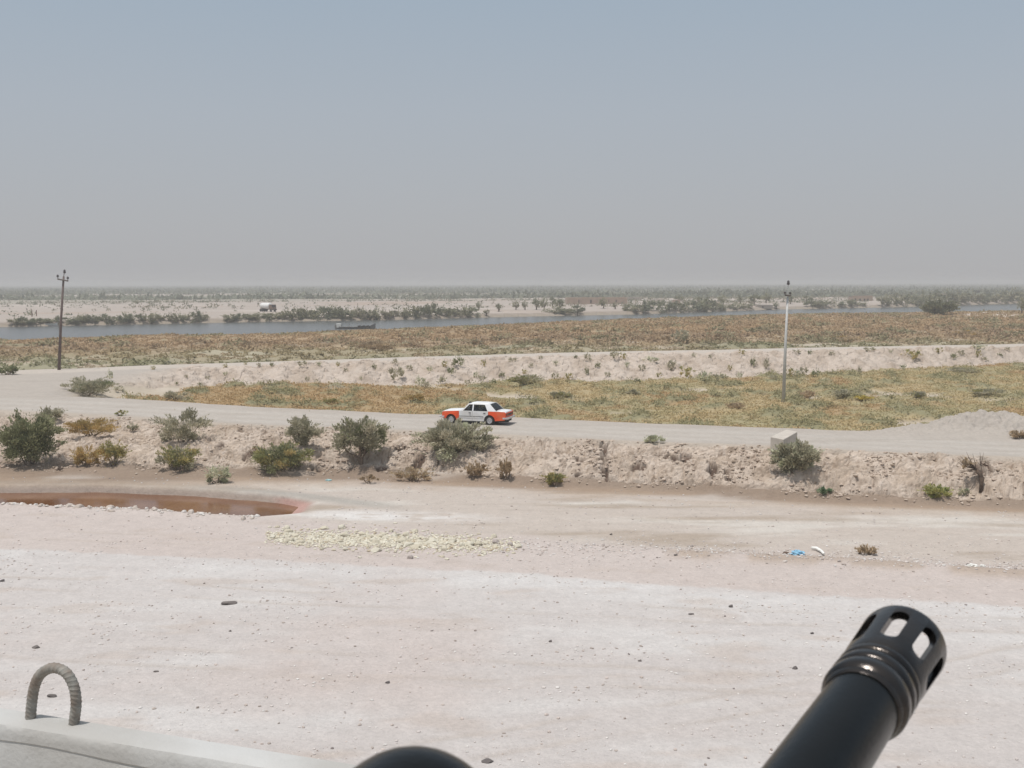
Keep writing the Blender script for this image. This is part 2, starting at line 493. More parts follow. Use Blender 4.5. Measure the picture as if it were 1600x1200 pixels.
# ------------------------------------------------------------------ the ground: one sheet to the horizon
def C(r, g, b): return np.array([r, g, b])
def mixc(c, d, w): return c * (1 - w[..., None]) + d * w[..., None]
_XL = at(92, 612, ZR)[0]
STRIPS = []
for (ua, va, ub, vb, hw) in ((1220, 629, 1400, 620, .9), (1380, 621, 1600, 632, 1.1), (655, 612, 780, 627, 1.3), (760, 628, 850, 630, 1.0), (1340, 614, 1480, 622, .8)):
    STRIPS.append((at(ua, va, ZD), at(ub, vb, ZD), hw))
def hollow_cover(X, Y):
    '''how much of the hollow's floor is under scrub (0..1)'''
    b2, t2 = B2(X), T2(X)
    wv = fbm(X, Y, 9, 3, 301); bare = fbm(X * .45, Y, 6, 3, 305)
    m = ss(.5, 1.3, Y - RFAR(X)) * ss(.02, -.02, (Y - b2) / np.maximum(t2 - b2, 1) - (-.12 + .22 * np.clip(fbm(X, Y, 5, 3, 309), -1, 1)))
    m = m * ss(5.5, 7, X - _XL - wv * 5) * ss(.38, .30, bare)
    for a_, b_, hw in STRIPS:
        yl = np.interp(X, [a_[0], b_[0]], [a_[1], b_[1]])
        m = m * (1 - ss(0, 1, X - a_[0]) * ss(0, 1, b_[0] - X) * ss(hw * 1.6 + .5, hw * 1.6 - .3, np.abs(Y - yl + wv)))
    my_ = at(1530, 670, ZR)[1]
    m = m * (1 - ((X > at(1385, 672, ZR)[0]) & (Y < my_ + 3.2 + wv * 2) & (Y < RFAR(X) + 7)))
    return m
def hollow_col(X, Y):
    hue = fbm(X, Y, 10, 4, 311); hue2 = fbm(X, Y, 4, 3, 315)
    cA = np.array([.455, .360, .205]); cB = np.array([.395, .345, .200]); cC = np.array([.29, .265, .150]); cD = np.array([.43, .295, .160])
    c = mixc(np.zeros(X.shape + (3,)) + cB, cA, ss(-.15, .2, hue))
    c = mixc(c, cD, ss(-.10, -.32, hue) * .8)
    c = mixc(c, cD, ss(2, -6, X - at(720, 620, ZD)[0]) * .75)
    c = mixc(c, np.array([.45, .325, .18]), ss(9, 4, Y - RFAR(X)) * .8)
    return mixc(c, cC, ss(.16, .34, hue2)), hue2
def flood_col(X, Y, frac):
    orange = np.array([.425, .305, .185]); och = np.array([.45, .350, .225])
    grn = np.array([.275, .260, .155]); pl = np.array([.46, .38, .28]); brn = np.array([.325, .235, .155])
    g = fbm(X, Y, 16, 3, 321); g2 = fbm(X * .5, Y, 22, 4, 325); g3 = fbm(X, Y, 7, 3, 329)
    gf = np.interp(X / Y, [-.47, -.2, .1, .45], [.40, .33, .20, .12])        # how far the green belt reaches
    T = np.zeros(X.shape + (3,))
    c = mixc(T + orange, orange * .88, ss(-.1, .3, g2))
    c = mixc(c, och, ss(.20, .02, frac - gf - g * .12))
    c = mixc(c, brn, ss(.05, .30, g3) * ss(.30, .18, frac - gf))
    c = mixc(c, pl, ss(-.12, -.35, g3) * ss(.25, .15, frac - gf))
    c = mixc(c, np.where((g3 > -.15)[..., None], grn, pl), ss(.03, -.03, frac - gf + g * .05))
    c = mixc(c, grn * .9, ss(.90, .95, frac) * ss(-.2, .1, g3))
    c = mixc(c, grn, ss(.30, .42, g3) * .8)
    c = mixc(c, orange * .7 + grn * .3, ss(.05, .4, fbm(X * .3, Y, 30, 3, 337)) * .6)
    return c, g, g3, gf
def ground_colour(x, y, h, k):
    n = x.shape
    col = np.empty(n + (3,))
    big = fbm(x, y, 9, 4, 201); streak = fbm(x * .28 + y * .10, y - x * .02, 3.2, 5, 205); mid = fbm(x, y, 2.2, 4, 209)
    def mix(c, w):
        nonlocal col
        w = np.clip(w, 0, 1)[..., None]
        col = col * (1 - w) + c * w
    col[...] = C(.478, .440, .418)
    mix(C(.520, .492, .472), ss(-.1, .35, streak))
    mix(C(.475, .415, .385), ss(.05, .45, big) * .7)
    # band beyond the whiter gravel is pinker and darker
    wb = y - WHITE(x) + mid * .35 + fbm(x, y, .7, 3, 207) * .3
    mix(C(.535, .515, .50), ss(-9, -1.5, wb) * ss(.3, -.1, wb) * .32)
    mix(C(.475, .412, .378), ss(-.15, .25, wb) * .85)
    mix(C(.56, .54, .525), ss(.9, 0, np.abs(wb + .9) / 1.0) * .5 * ss(-.25, .3, mid + streak))
    mix(C(.43, .365, .32), ss(.15, .45, fbm(x * .4, y, 1.7, 4, 203)) * .45)
    # tan flats between the pad and the bank
    pe = y - PADE(x)
    mix(C(.45, .395, .35), ss(-.4, 2.0, pe + mid * 1.2))
    mix(C(.51, .47, .425), ss(.5, 2.5, pe) * ss(.0, .3, streak))
    mix(C(.34, .28, .225), ss(.5, 2.5, pe) * ss(.08, .40, fbm(x * .22, y, 2.6, 5, 215)) * .8)
    mix(C(.385, .315, .262), np.clip(k['deb'] * 1.3, 0, 1) * ss(-.35, .1, mid) * .95)
    # salt crust right of the pool and along its rim
    sx0, sy0 = at(590, 805, 0)
    salt = np.exp(-(((x - sx0) / 5.0) ** 2 + ((y - sy0 + (x - sx0) * .12 + mid * .4) / 1.1) ** 2) ** 1.5)
    mix(C(.62, .60, .58), salt * .8 * ss(-.35, .15, fbm(x * .5, y, .9, 3, 217) + .1))
    rim = ss(1.3, .1, np.abs(y - PUD_F(x) - .9 + mid * .3)) * ss(-1.5, 2, PX1 + 4 - x)
    mix(C(.33, .31, .28), rim * .75)
    # bank foot: damp brown soil; bank face: pinkish tan
    t = k['t'] + k['warp'] * .05
    mix(C(.235, .175, .13), ss(-.34, -.08, t) * ss(.34, .16, t) * ss(-.35, .15, big + .22 + streak * .5) * .9)
    mix(C(.36, .27, .20), ss(-.75, -.2, t + mid * .25) * ss(.1, -.1, t) * .55 * ss(-.2, .3, streak + .1))
    face = ss(.14, .30, t)
    fc = lerp(C(.50, .42, .35), C(.43, .35, .28), ss(-.25, .35, fbm(x, y, 1.4, 4, 221))[..., None])
    col = col * (1 - face[..., None]) + fc * face[..., None]
    mix(C(.24, .18, .135), face * ss(.12, .4, fbm(x, y, .8, 3, 225)) * .5)
    mix(C(.22, .16, .12), face * ss(.28, .45, fbm(x, y, .28, 2, 227)) * .6)
    mix(C(.53, .46, .40), face * ss(.25, .5, fbm(x, y, .4, 2, 229)) * .5)
    mix(C(.12, .08, .06), k['pit_shade'] * .95)  # shade inside the bank's holes, put into the soil colour
    mix(C(.40, .345, .29), ss(.82, .95, t))
    # road
    rd = ss(1.0, 1.12, t)
    mix(C(.390, .350, .310), rd)
    across = (y - TOP(x)) / np.maximum(k['rf'] - TOP(x), 1)
    for c_, w_ in ((.22, .09), (.45, .08), (.68, .10)):
        mix(C(.430, .395, .355), np.exp(-((across + streak * .06 - c_) / w_) ** 2) * .8 * (t > 1) * (y < k['rf'] + 1))
    mix(C(.35, .31, .27), rd * ss(.1, .5, fbm(x * .2, y, 1.6, 4, 231)) * .5)
    # hollow
    d = ss(.3, .8, k['dep'])
    mix(C(.43, .37, .295), d)
    hc_, _ = hollow_col(x, y)
    mix(C(.46, .40, .33), d * ss(.2, .35, fbm(x * .5, y, 5, 3, 235)))
    # second bank face
    f2 = ss(.0, .12, k['t2n']) * (y < k['crest_end'])
    mix(lerp(C(.48, .41, .35), C(.40, .33, .27), ss(-.2, .35, fbm(x, y, 3.5, 5, 241))[..., None]), f2 * k['lf'])
    mix(C(.455, .405, .355), ss(.96, 1.02, k['t2n']) * (y < k['crest_end']))
    mix(hc_ * .74 + .02, hollow_cover(x, y) * ss(70, 74, y))
    # flood plain
    fl = ss(0, 6, y - k['crest_end'])
    mix(C(.36, .325, .24), fl)
    mix(C(.45, .40, .33), fl * ss(.1, .35, fbm(x, y, 14, 4, 245)) * ss(60, 30, y - k['crest_end']))
    fr_ = (y - k['crest_end']) / np.maximum(k['r1'] - k['crest_end'], 1)
    fc_, g_, g3_, gf_ = flood_col(x, y, fr_)
    mix(fc_ * .74 + .02, fl * (y < k['r1'] + 2) * np.where(fr_ < gf_, .75 * ss(-.35, .1, g_ + .1), 1.0))
    # far bank and the far plain
    fb = ss(-3, 2, y - k['r2'])
    mix(C(.27, .225, .185), fb)
    dist = y - k['r2']
    fp = ss(1.5, 8, dist)
    mix(C(.385, .335, .295), fp)
    mix(C(.37, .30, .25), fp * ss(.0, .35, fbm(x * .5, y, 60, 4, 251)))
    mix(C(.46, .405, .36), fp * ss(.1, .3, fbm(x * .25 + 400, y, 45, 4, 255)) * .8)
    gv = fbm(x * .18, y, 160, 5, 261)
    mix(C(.22, .22, .165), fp * ss(220, 520, dist) * ss(-.30, .02, gv + ss(600, 1700, dist) * .22) * .85)
    mix(C(.46, .41, .36), fp * ss(300, 600, dist) * ss(.12, .2, fbm(x * .09, y, 190, 3, 265)) * .8)
    cx, cy = at(1590, 497, 0)
    mix(C(.52, .45, .39), np.exp(-(((x - cx) / 30) ** 2 + ((y - cy) / 14) ** 2)) * 1.4)
    mix(C(.40, .345, .30), k['trk'] * .42)
    # pool bed
    bed = ss(.02, .35, k['pm'])
    mix(C(.33, .27, .23), bed)
    mix(C(.42, .27, .235), bed * ss(PX1 - 3.2, PX1 - 1.8, x))
    col *= (1 + .05 * fbm(x, y, .5, 2, 271))[..., None]
    return np.clip(col, .02, .8)

ys = np.concatenate([np.arange(-30, 22, 2.0), np.arange(22, 54, .14), np.arange(54, 82, .052), np.arange(82, 160, .17),
                     160 * 1.0085 ** np.arange(0, 180)])
ys = np.concatenate([ys, ys[-1] * 1.035 ** np.arange(1, 110)])
ca = np.tan(np.radians(np.concatenate([np.linspace(-58, -29, 40)[:-1], np.linspace(-29, 29, 1350), np.linspace(29, 58, 40)[1:]])))
# near the camera the sheet keeps its width, so a step aside still stands on ground
GX = ca[None, :] * np.maximum(ys, 24)[:, None]
GY = np.repeat(ys[:, None], len(ca), 1)
GH, K = land(GX, GY, True, True)
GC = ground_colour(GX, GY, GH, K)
ny, nx = GX.shape
idx = np.arange(ny * nx).reshape(ny, nx)
quads = np.stack([idx[:-1, :-1], idx[:-1, 1:], idx[1:, 1:], idx[1:, :-1]], -1).reshape(-1)
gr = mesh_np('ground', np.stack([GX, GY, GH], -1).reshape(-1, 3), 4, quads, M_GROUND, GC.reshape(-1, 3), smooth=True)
crisp = ((K['t'] > .10) & (K['t'] < 1.0)) | ((K['t2n'] > .02) & (K['t2n'] < 1.0) & (K['lf'] > .3))
gr.data.polygons.foreach_set('use_smooth', ~crisp[:-1, :-1].ravel())
tag(gr, kind='structure')
del GX, GY, GH, GC, K, quads

# ------------------------------------------------------------------ water
def mat_water(name, col, rough, bscale, bdist, stretch=(1, 1, 1), var=None, ior=1.33, spec=.5):
    m, n, l, b = new_mat(name)
    geo = n.new('ShaderNodeNewGeometry')
    mp = n.new('ShaderNodeMapping'); mp.inputs['Scale'].default_value = stretch
    l.new(geo.outputs['Position'], mp.inputs['Vector'])
    nz = n.new('ShaderNodeTexNoise'); nz.inputs['Scale'].default_value = bscale; nz.inputs['Detail'].default_value = 4
    l.new(mp.outputs[0], nz.inputs['Vector'])
    bp = n.new('ShaderNodeBump'); bp.inputs['Distance'].default_value = bdist; bp.inputs['Strength'].default_value = 1
    l.new(nz.outputs['Fac'], bp.inputs['Height']); l.new(bp.outputs[0], b.inputs['Normal'])
    if var:
        n2 = n.new('ShaderNodeTexNoise'); n2.inputs['Scale'].default_value = .35; n2.inputs['Detail'].default_value = 3
        l.new(geo.outputs['Position'], n2.inputs['Vector'])
        mx = n.new('ShaderNodeMixRGB'); mx.inputs[1].default_value = col + (1,); mx.inputs[2].default_value = var + (1,)
        r = n.new('ShaderNodeMapRange'); r.inputs['From Min'].default_value = .4; r.inputs['From Max'].default_value = .62
        l.new(n2.outputs['Fac'], r.inputs['Value']); l.new(r.outputs[0], mx.inputs[0]); l.new(mx.outputs[0], b.inputs['Base Color'])
    else:
        b.inputs['Base Color'].default_value = col + (1,)
    b.inputs['Roughness'].default_value = rough; b.inputs['IOR'].default_value = ior
    b.inputs['Specular IOR Level'].default_value = spec
    return m
def sheet(name, pts, z, mat):
    bm = bmesh.new()
    bm.faces.new([bm.verts.new((x, y, z)) for x, y in pts])
    o = from_bm(name, bm, mat)
    tag(o, kind='structure')
    return o
M_RIVER = mat_water('river_water', (.085, .088, .085), .22, .9, .10, (1, .6, 1))
xs_ = np.linspace(-900, 1500, 60)
pts = [(x, float(R1(x)) - 9) for x in xs_] + [(x, float(R2(x)) + 6) for x in xs_[::-1]]
sheet('river_water', pts, ZW, M_RIVER)
M_POOL = mat_water('pool_water', (.135, .056, .024), .12, 5.0, .004, var=(.20, .102, .055), spec=.28)
xs_ = np.linspace(at(-250, 775, 0)[0] , PX1 - 1.0, 24)
pts = [(x, float(PUD_N(x)) - .1) for x in xs_] + [(x, float(PUD_F(x)) + 1.0) for x in xs_[::-1]]
sheet('pool_water', pts, -.4, M_POOL)

# ------------------------------------------------------------------ foliage
def jit(n, s): return RNG.normal(0, s, n)
def leaf_mesh(P, D, L, W, col, N=None):
    """tapered leaf quads: centres P, directions D, length L, width W, colour col"""
    n = len(P)
    D = D / (np.linalg.norm(D, axis=1, keepdims=True) + 1e-9)
    S = np.cross(D, RNG.normal(0, 1, (n, 3)) if N is None else N); S /= (np.linalg.norm(S, axis=1, keepdims=True) + 1e-9)
    L = np.asarray(L).reshape(-1, 1) * np.ones((n, 1)); W = np.asarray(W).reshape(-1, 1) * np.ones((n, 1))
    a = P - D * L * .5; b = P + D * L * .5
    v = np.stack([a - S * W * .35, P + S * W * .5 - D * L * .05, b, P - S * W * .5 + D * L * .05], 1).reshape(-1, 3)
    c = np.repeat(col, 4, 0)
    return v, c
FOL = np.array([2.40, 2.30, 2.15])
def bush_leaves(w, d, h, n, leaf, cols, clumps=26, upright=.55, gap=.55, lift=0.0, spiky=1.0):
    """crown of width w, depth d, height h standing on z=0: leafy sprays around uneven clumps"""
    cen = []
    while len(cen) < clumps:
        p = RNG.uniform(-1, 1, 3); r = np.linalg.norm(p)
        if r > 1 or r < .35: continue
        if p[2] < -.75: continue
        cen.append(p)
    cen = np.array(cen)
    cen *= (.62 + .30 * RNG.random((clumps, 1)))
    k = RNG.integers(0, clumps, n)
    rad = (.20 + .20 * RNG.random(clumps)) * gap * 1.35
    off = RNG.normal(0, 1, (n, 3)); off /= np.linalg.norm(off, axis=1, keepdims=True)
    rr = RNG.random((n, 1)) ** .5
    loc = cen[k] + off * rr * rad[k][:, None] * np.array([1, 1, 1.25])
    core = RNG.random(n) < .12
    loc[core] = RNG.normal(0, .30, (core.sum(), 3))
    ns = 22                                     # sprays that reach out past the crown's outline
    sp = RNG.normal(0, 1, (ns, 3)); sp[:, 2] = np.abs(sp[:, 2]) * .9 - .15; sp /= np.linalg.norm(sp, axis=1, keepdims=True)
    sel_ = np.where(RNG.random(n) < .15)[0]
    si = RNG.integers(0, ns, len(sel_))
    loc[sel_] = sp[si] * (RNG.uniform(.55, 1.16, (len(sel_), 1)) * (.8 + .2 * RNG.random(ns)[si])[:, None]) + RNG.normal(0, .035, (len(sel_), 3))
    S = np.array([w * .5, d * .5, h * .52])
    P = loc * S + np.array([0, 0, h * .5 + lift])
    D = loc * .8 + off * .5 + np.array([0, 0, upright]) + RNG.normal(0, .25, (n, 3))
    keep = P[:, 2] > -.05
    P, D, k = P[keep], D[keep], k[keep]
    cc = np.array(cols)[RNG.integers(0, len(cols), clumps)]
    col = cc[k] * (1 + RNG.normal(0, .14, (len(P), 1)))
    L = leaf * RNG.uniform(.6, 1.5, len(P)) * spiky
    nn = off[keep] * 1.0 + loc[keep] * .8 + np.array([0, 0, .5]) + RNG.normal(0, .45, (len(P), 3))
    v, c = leaf_mesh(P, D, L, leaf * RNG.uniform(.28, .5, len(P)), np.clip(col * FOL, .01, .7), nn)
    return v, c, cen * S + np.array([0, 0, h * .5 + lift])
GREY = [(.200, .193, .150), (.168, .164, .124), (.230, .220, .178), (.145, .142, .104)]
OLIVE = [(.150, .145, .065), (.185, .165, .075), (.120, .125, .060), (.21, .18, .09)]
DKOL = [(.095, .105, .060), (.120, .128, .075), (.145, .150, .095), (.080, .085, .050)]
OCHRE = [(.215, .158, .068), (.19, .14, .062), (.24, .18, .085), (.18, .145, .07)]
BROWN = [(.20, .160, .112), (.23, .188, .135), (.165, .132, .095)]
PALE = [(.24, .25, .19), (.19, .20, .15), (.28, .27, .21)]
def make_bush(name, u, v, wpx, hpx, cols, label, n=5200, leaf=.15, stems=9, depth=.8, clumps=30, tree=False, cat='bush', group=None, upright=.55, gap=.55, lean=0, rough_trunk=None):
    p = hit(u, v)
    s = p.y / F * 1.004
    w, h = wpx * s * 1.12, hpx * s * 1.06
    n = int(n * 1.4)
    root = empty(name, (p.x, p.y + w * depth * .22, p.z - .05))
    dz = p.z - root.location.z
    lift = h * .22 if tree else 0
    hh = (h - lift)
    vv, cc, cen = bush_leaves(w, w * depth, hh, n, leaf, cols, clumps, upright, gap, lift + dz * .6)
    nq = len(vv) // 4
    mesh_np('foliage', vv, 4, np.arange(nq * 4), M_LEAF, cc, parent=root)
    bm = bmesh.new()
    picks = RNG.choice(len(cen), min(stems, len(cen)), replace=False)
    base = Vector((0, 0, dz - .1))
    for i in picks:
        e = Vector(cen[i]); 
        if tree:
            mid0 = base + Vector((RNG.normal(0, .05), RNG.normal(0, .05), lift * .9 + .1))
            m1 = (mid0 + e) / 2 + Vector((jit(1, .12)[0], jit(1, .12)[0], jit(1, .08)[0]))
            bm_tube(bm, [base, mid0, m1, e], [.11, .08, .04, .012], 6)
        else:
            b0 = base + Vector((RNG.normal(0, w * .05), RNG.normal(0, w * .05), 0))
            m1 = (b0 + e) / 2 + Vector((jit(1, .1)[0], jit(1, .1)[0], jit(1, .1)[0]))
            bm_tube(bm, [b0, m1, e], [.04, .025, .008], 5)
    from_bm('stem' if not tree else 'trunk', bm, M_BARK, root)
    tag(root, label, cat, group)
    return root

BUSHES = [
    ('bush', 42, 733, 92, 82, DKOL, 'large dense dark olive bush at the left edge of the near bank', dict(n=11000, clumps=46, leaf=.16, gap=.62)),
    ('bush', 72, 662, 44, 24, GREY, 'small grey bush just above the large dark olive one at the left edge', dict(n=1500, clumps=14)),
    ('bush', 139, 683, 86, 28, OCHRE, 'low mustard-coloured mound of scrub near the top of the bank at left', dict(n=4200, clumps=26, leaf=.11, depth=.5, upright=.9)),
    ('bush', 134, 731, 50, 33, OCHRE, 'small round yellowish bush low on the bank under the mustard mound', dict(n=2600, clumps=18, leaf=.11)),
    ('bush', 176, 731, 44, 38, OLIVE[:2] + OCHRE[:1] + DKOL[:1], 'small olive and ochre bush right of the round yellowish one on the bank', dict(n=2400, clumps=16, leaf=.12)),
    ('bush', 281, 703, 92, 56, GREY, 'spreading loose grey-green bush high on the bank at left', dict(n=3800, clumps=26, gap=.45)),
    ('bush', 277, 740, 68, 42, OLIVE + GREY[:2], 'olive bush at the bank foot directly under the spreading grey one', dict(n=3200, clumps=20)),
    ('bush', 338, 757, 46, 28, PALE, 'small pale dusty shrub on the flat beyond the right half of the pool', dict(n=1300, clumps=12, gap=.42)),
    ('bush', 475, 707, 56, 48, GREY, 'grey-green bush on the slope above the wide olive one', dict(n=3400, clumps=22)),
    ('bush', 436, 742, 92, 46, OLIVE + DKOL, 'wide low olive bush at the bank foot left of the small tree', dict(n=5600, clumps=30, gap=.6)),
    ('bush', 711, 722, 116, 58, GREY + PALE[:1], 'widest spiky grey-green bush, just below the orange and white car', dict(n=9000, clumps=44, leaf=.19, gap=.55)),
    ('bush', 1247, 750, 72, 55, GREY + PALE, 'rounded grey-green bush growing against the concrete block', dict(n=7000, clumps=38, leaf=.2, gap=.55)),
    ('bush', 1023, 694, 34, 13, PALE, 'tiny pale green shrub on the lip of the bank right of centre', dict(n=700, clumps=9, leaf=.12, stems=4)),
    ('bush', 1290, 778, 24, 15, [(.07, .11, .06), (.09, .13, .08)], 'tiny dark green plant at the bank foot under the concrete block', dict(n=700, clumps=8, leaf=.11, stems=4)),
    ('bush', 1468, 780, 46, 20, [(.15, .17, .06), (.19, .19, .08), (.12, .14, .06)], 'low bright olive shrub at the bank foot near the dead tree', dict(n=1700, clumps=14, leaf=.12, stems=5)),
    ('bush', 1508, 778, 22, 14, PALE, 'tiny pale plant between the olive shrub and the dead tree', dict(n=450, clumps=7, leaf=.11, stems=3, gap=.4)),
    ('bush', 865, 761, 40, 22, OLIVE, 'small olive shrub at the bank foot right of the two dry tufts', dict(n=1500, clumps=12, leaf=.12, stems=5)),
    ('bush', 745, 748, 40, 26, BROWN, 'left and broader of two dry brown tufts on the worn slope', dict(n=1500, clumps=12, leaf=.14, stems=6, gap=.4, upright=1.0)),
    ('bush', 791, 754, 30, 34, BROWN, 'right one of two dry brown tufts on the worn slope, the narrower', dict(n=1400, clumps=12, leaf=.14, stems=6, gap=.4, upright=1.0)),
    ('bush', 645, 754, 66, 20, BROWN + OLIVE[:1], 'low dry brown scrub at the bank foot under the wide spiky bush', dict(n=1500, clumps=16, leaf=.13, gap=.38, upright=.8)),
    ('bush', 575, 757, 30, 14, BROWN, 'small dry brown scrub patch beside the foot of the small tree', dict(n=500, clumps=8, leaf=.12, gap=.38, stems=4)),
    ('bush', 1355, 868, 36, 14, BROWN, 'small dead twiggy bush on the flat among the litter', dict(n=520, clumps=10, leaf=.13, gap=.36, stems=9, upright=.9)),
    ('bush', 130, 618, 88, 26, GREY + DKOL[:1], 'grey-green bush beyond the road at left, on the inside of its bend', dict(n=3800, clumps=26, leaf=.18)),
    ('bush', 275, 627, 44, 16, GREY, 'small grey-green bush on the far verge of the road, right of the bend', dict(n=1200, clumps=12, leaf=.16)),
    ('bush', 1599, 687, 34, 13, BROWN, 'low brown shrub at the right edge beside the sand heap', dict(n=1200, clumps=12, leaf=.14)),
    ('bush', 8, 586, 34, 16, DKOL, 'dark low bush at the left edge beyond the far road', dict(n=900, clumps=10, leaf=.22)),
    ('bush', 190, 650, 22, 9, OLIVE, 'tiny olive shrub on the near verge of the road above the mustard mound', dict(n=350, clumps=6, leaf=.1, stems=3)),
    ('bush', 92, 648, 20, 12, GREY, 'tiny grey shrub on the near verge of the road at left', dict(n=350, clumps=6, leaf=.1, stems=3)),
    ('bush', 205, 676, 22, 14, GREY, 'small thin grey shrub just right of the mustard mound', dict(n=420, clumps=7, leaf=.11, stems=4, gap=.4)),
    ('bush', 395, 712, 20, 14, BROWN, 'tiny dry twiggy shrub on the slope left of the wide olive bush', dict(n=260, clumps=6, leaf=.1, stems=5, gap=.4)),
    ('bush', 1063, 535, 30, 18, GREY, 'grey-green bush standing out of the orange scrub right of centre', dict(n=900, clumps=14, leaf=.3)),
    ('bush', 745, 541, 24, 11, BROWN + GREY[:1], 'brownish bush in the flood plain scrub above the car', dict(n=600, clumps=10, leaf=.3)),
    ('bush', 588, 549, 66, 15, BROWN, 'wide brown thicket in the flood plain scrub left of centre', dict(n=1500, clumps=26, leaf=.3)),
    ('bush', 640, 542, 34, 8, PALE[:1] + BROWN[:2], 'low pale greyish thicket just right of the wide brown one', dict(n=500, clumps=12, leaf=.3)),
    ('bush', 1125, 531, 24, 9, BROWN, 'small brown bush in the orange scrub left of the pale pole', dict(n=420, clumps=10, leaf=.3)),
    ('bush', 1040, 534, 18, 10, BROWN, 'small brown bush touching the grey-green one in the orange scrub', dict(n=420, clumps=10, leaf=.3)),
    ('bush', 1320, 535, 60, 9, BROWN + OCHRE[:1], 'low rusty thicket in the scrub right of the pale pole', dict(n=900, clumps=20, leaf=.3)),
    ('bush', 1515, 527, 50, 10, BROWN + OCHRE[:1], 'low rusty thicket in the scrub near the right edge', dict(n=800, clumps=18, leaf=.3)),
    ('bush', 878, 625, 36, 13, GREY + OLIVE[:1], 'grey-olive bush in the hollow right of the car', dict(n=1500, clumps=14, leaf=.18)),
    ('bush', 822, 603, 60, 16, GREY + OLIVE, 'largest grey-olive bush at the foot of the far bank above the car', dict(n=2200, clumps=22, leaf=.2)),
    ('bush', 1319, 624, 34, 13, GREY, 'dark grey-green bush in the hollow beside the bare sandy strip, right of the pole', dict(n=1300, clumps=13, leaf=.18)),
    ('bush', 1262, 624, 34, 13, BROWN + GREY[:1], 'brownish bush in the hollow just right of the foot of the pale pole', dict(n=1300, clumps=13, leaf=.18)),
    ('bush', 1352, 627, 28, 8, [(.25, .21, .06), (.28, .22, .07)], 'low yellow-olive bush on the edge of the bare sandy strip', dict(n=800, clumps=10, leaf=.15)),
    ('bush', 1550, 618, 60, 9, GREY + OLIVE[:1], 'long low grey-green bush in the hollow near the right edge', dict(n=1500, clumps=20, leaf=.18)),
    ('bush', 1435, 622, 36, 10, GREY + OLIVE[:1], 'low grey-green bush at the middle of the bare sandy strip', dict(n=1100, clumps=14, leaf=.18)),
    ('bush', 1512, 584, 60, 8, GREY + OLIVE[:1], 'long low bush at the foot of the far bank near the right edge', dict(n=1200, clumps=18, leaf=.2)),
    ('bush', 990, 618, 22, 8, GREY, 'small grey bush in the hollow between car and pale pole', dict(n=600, clumps=9, leaf=.17)),
    ('bush', 1150, 640, 40, 9, BROWN, 'low brown clump in the near edge of the hollow scrub left of the pole', dict(n=800, clumps=12, leaf=.15)),
    ('bush', 515, 632, 34, 9, OLIVE, 'low olive clump in the near edge of the hollow scrub left of the car', dict(n=800, clumps=12, leaf=.15)),
    ('bush', 648, 628, 40, 11, OCHRE, 'rusty ochre clump in the hollow scrub just left of the car', dict(n=1100, clumps=14, leaf=.15)),
]
for (nm, u, v, w, h, cols, lab, kw) in BUSHES:
    make_bush(nm, u, v, w, h, cols, lab, **kw)
make_bush('small_tree', 562, 738, 86, 82, GREY + DKOL[:2], 'small round-crowned tree with a short dark trunk at the bank foot', n=9000, clumps=40, leaf=.16, tree=True, cat='tree', stems=12, gap=.58)
make_bush('riverside_tree', 1472, 493, 58, 23, [(.10, .105, .07), (.12, .125, .085), (.085, .09, .06)], 'large spreading green tree on the near river bank at right', n=7000, clumps=44, leaf=.6, cat='tree', stems=10, depth=.6, gap=.6)

# dead tree on the right: dark forked trunk with a dry tuft
p = hit(1532, 772)
root = empty('dead_tree', (p.x, p.y, p.z - .05))
s = p.y / F
bm = bmesh.new()
def L_(dx, dz, dy=0): return (dx * s, dy, dz * s)
bm_tube(bm, [L_(0, 0), L_(1, 14), L_(2, 22, .1), L_(0, 30, .2), L_(-5, 37, .3)], [.10, .09, .15, .13, .06], 7)
bm_tube(bm, [L_(2, 22, .1), L_(4, 30, .2), L_(6, 42, .5)], [.07, .04, .02], 5)
bm_tube(bm, [L_(0, 30, .2), L_(-10, 42, .3), L_(-18, 44, .4)], [.06, .05, .02], 5)
from_bm('trunk', bm, M_DRYBARK, root, smooth=True)
bm = bmesh.new()
for a_ in range(26):
    e = L_(random.uniform(-34, -6), random.uniform(34, 62), random.uniform(-.2, .9))
    bm_tube(bm, [L_(-5, 36, .3), (e[0] * .6, e[1] * .6 + .1, (e[2] + 30 * s) * .5), e], [.02, .014, .006], 4)
for a_ in range(8):
    e = L_(random.uniform(0, 24), random.uniform(44, 62), random.uniform(.2, .9))
    bm_tube(bm, [L_(6, 40, .5), e], [.02, .006], 4)
from_bm('branch', bm, M_DRYBARK, root)
v_, c_, _ = bush_leaves(26 * s, 1.0, 20 * s, 500, .12, BROWN, 10, .5, .4)
mesh_np('dry_tuft', v_ + np.array([-16 * s, .4, 34 * s]), 4, np.arange(len(v_)), M_LEAF, c_, parent=root)
tag(root, 'dead leafless tree with a dark twisted trunk against the bank at right', 'dead tree')

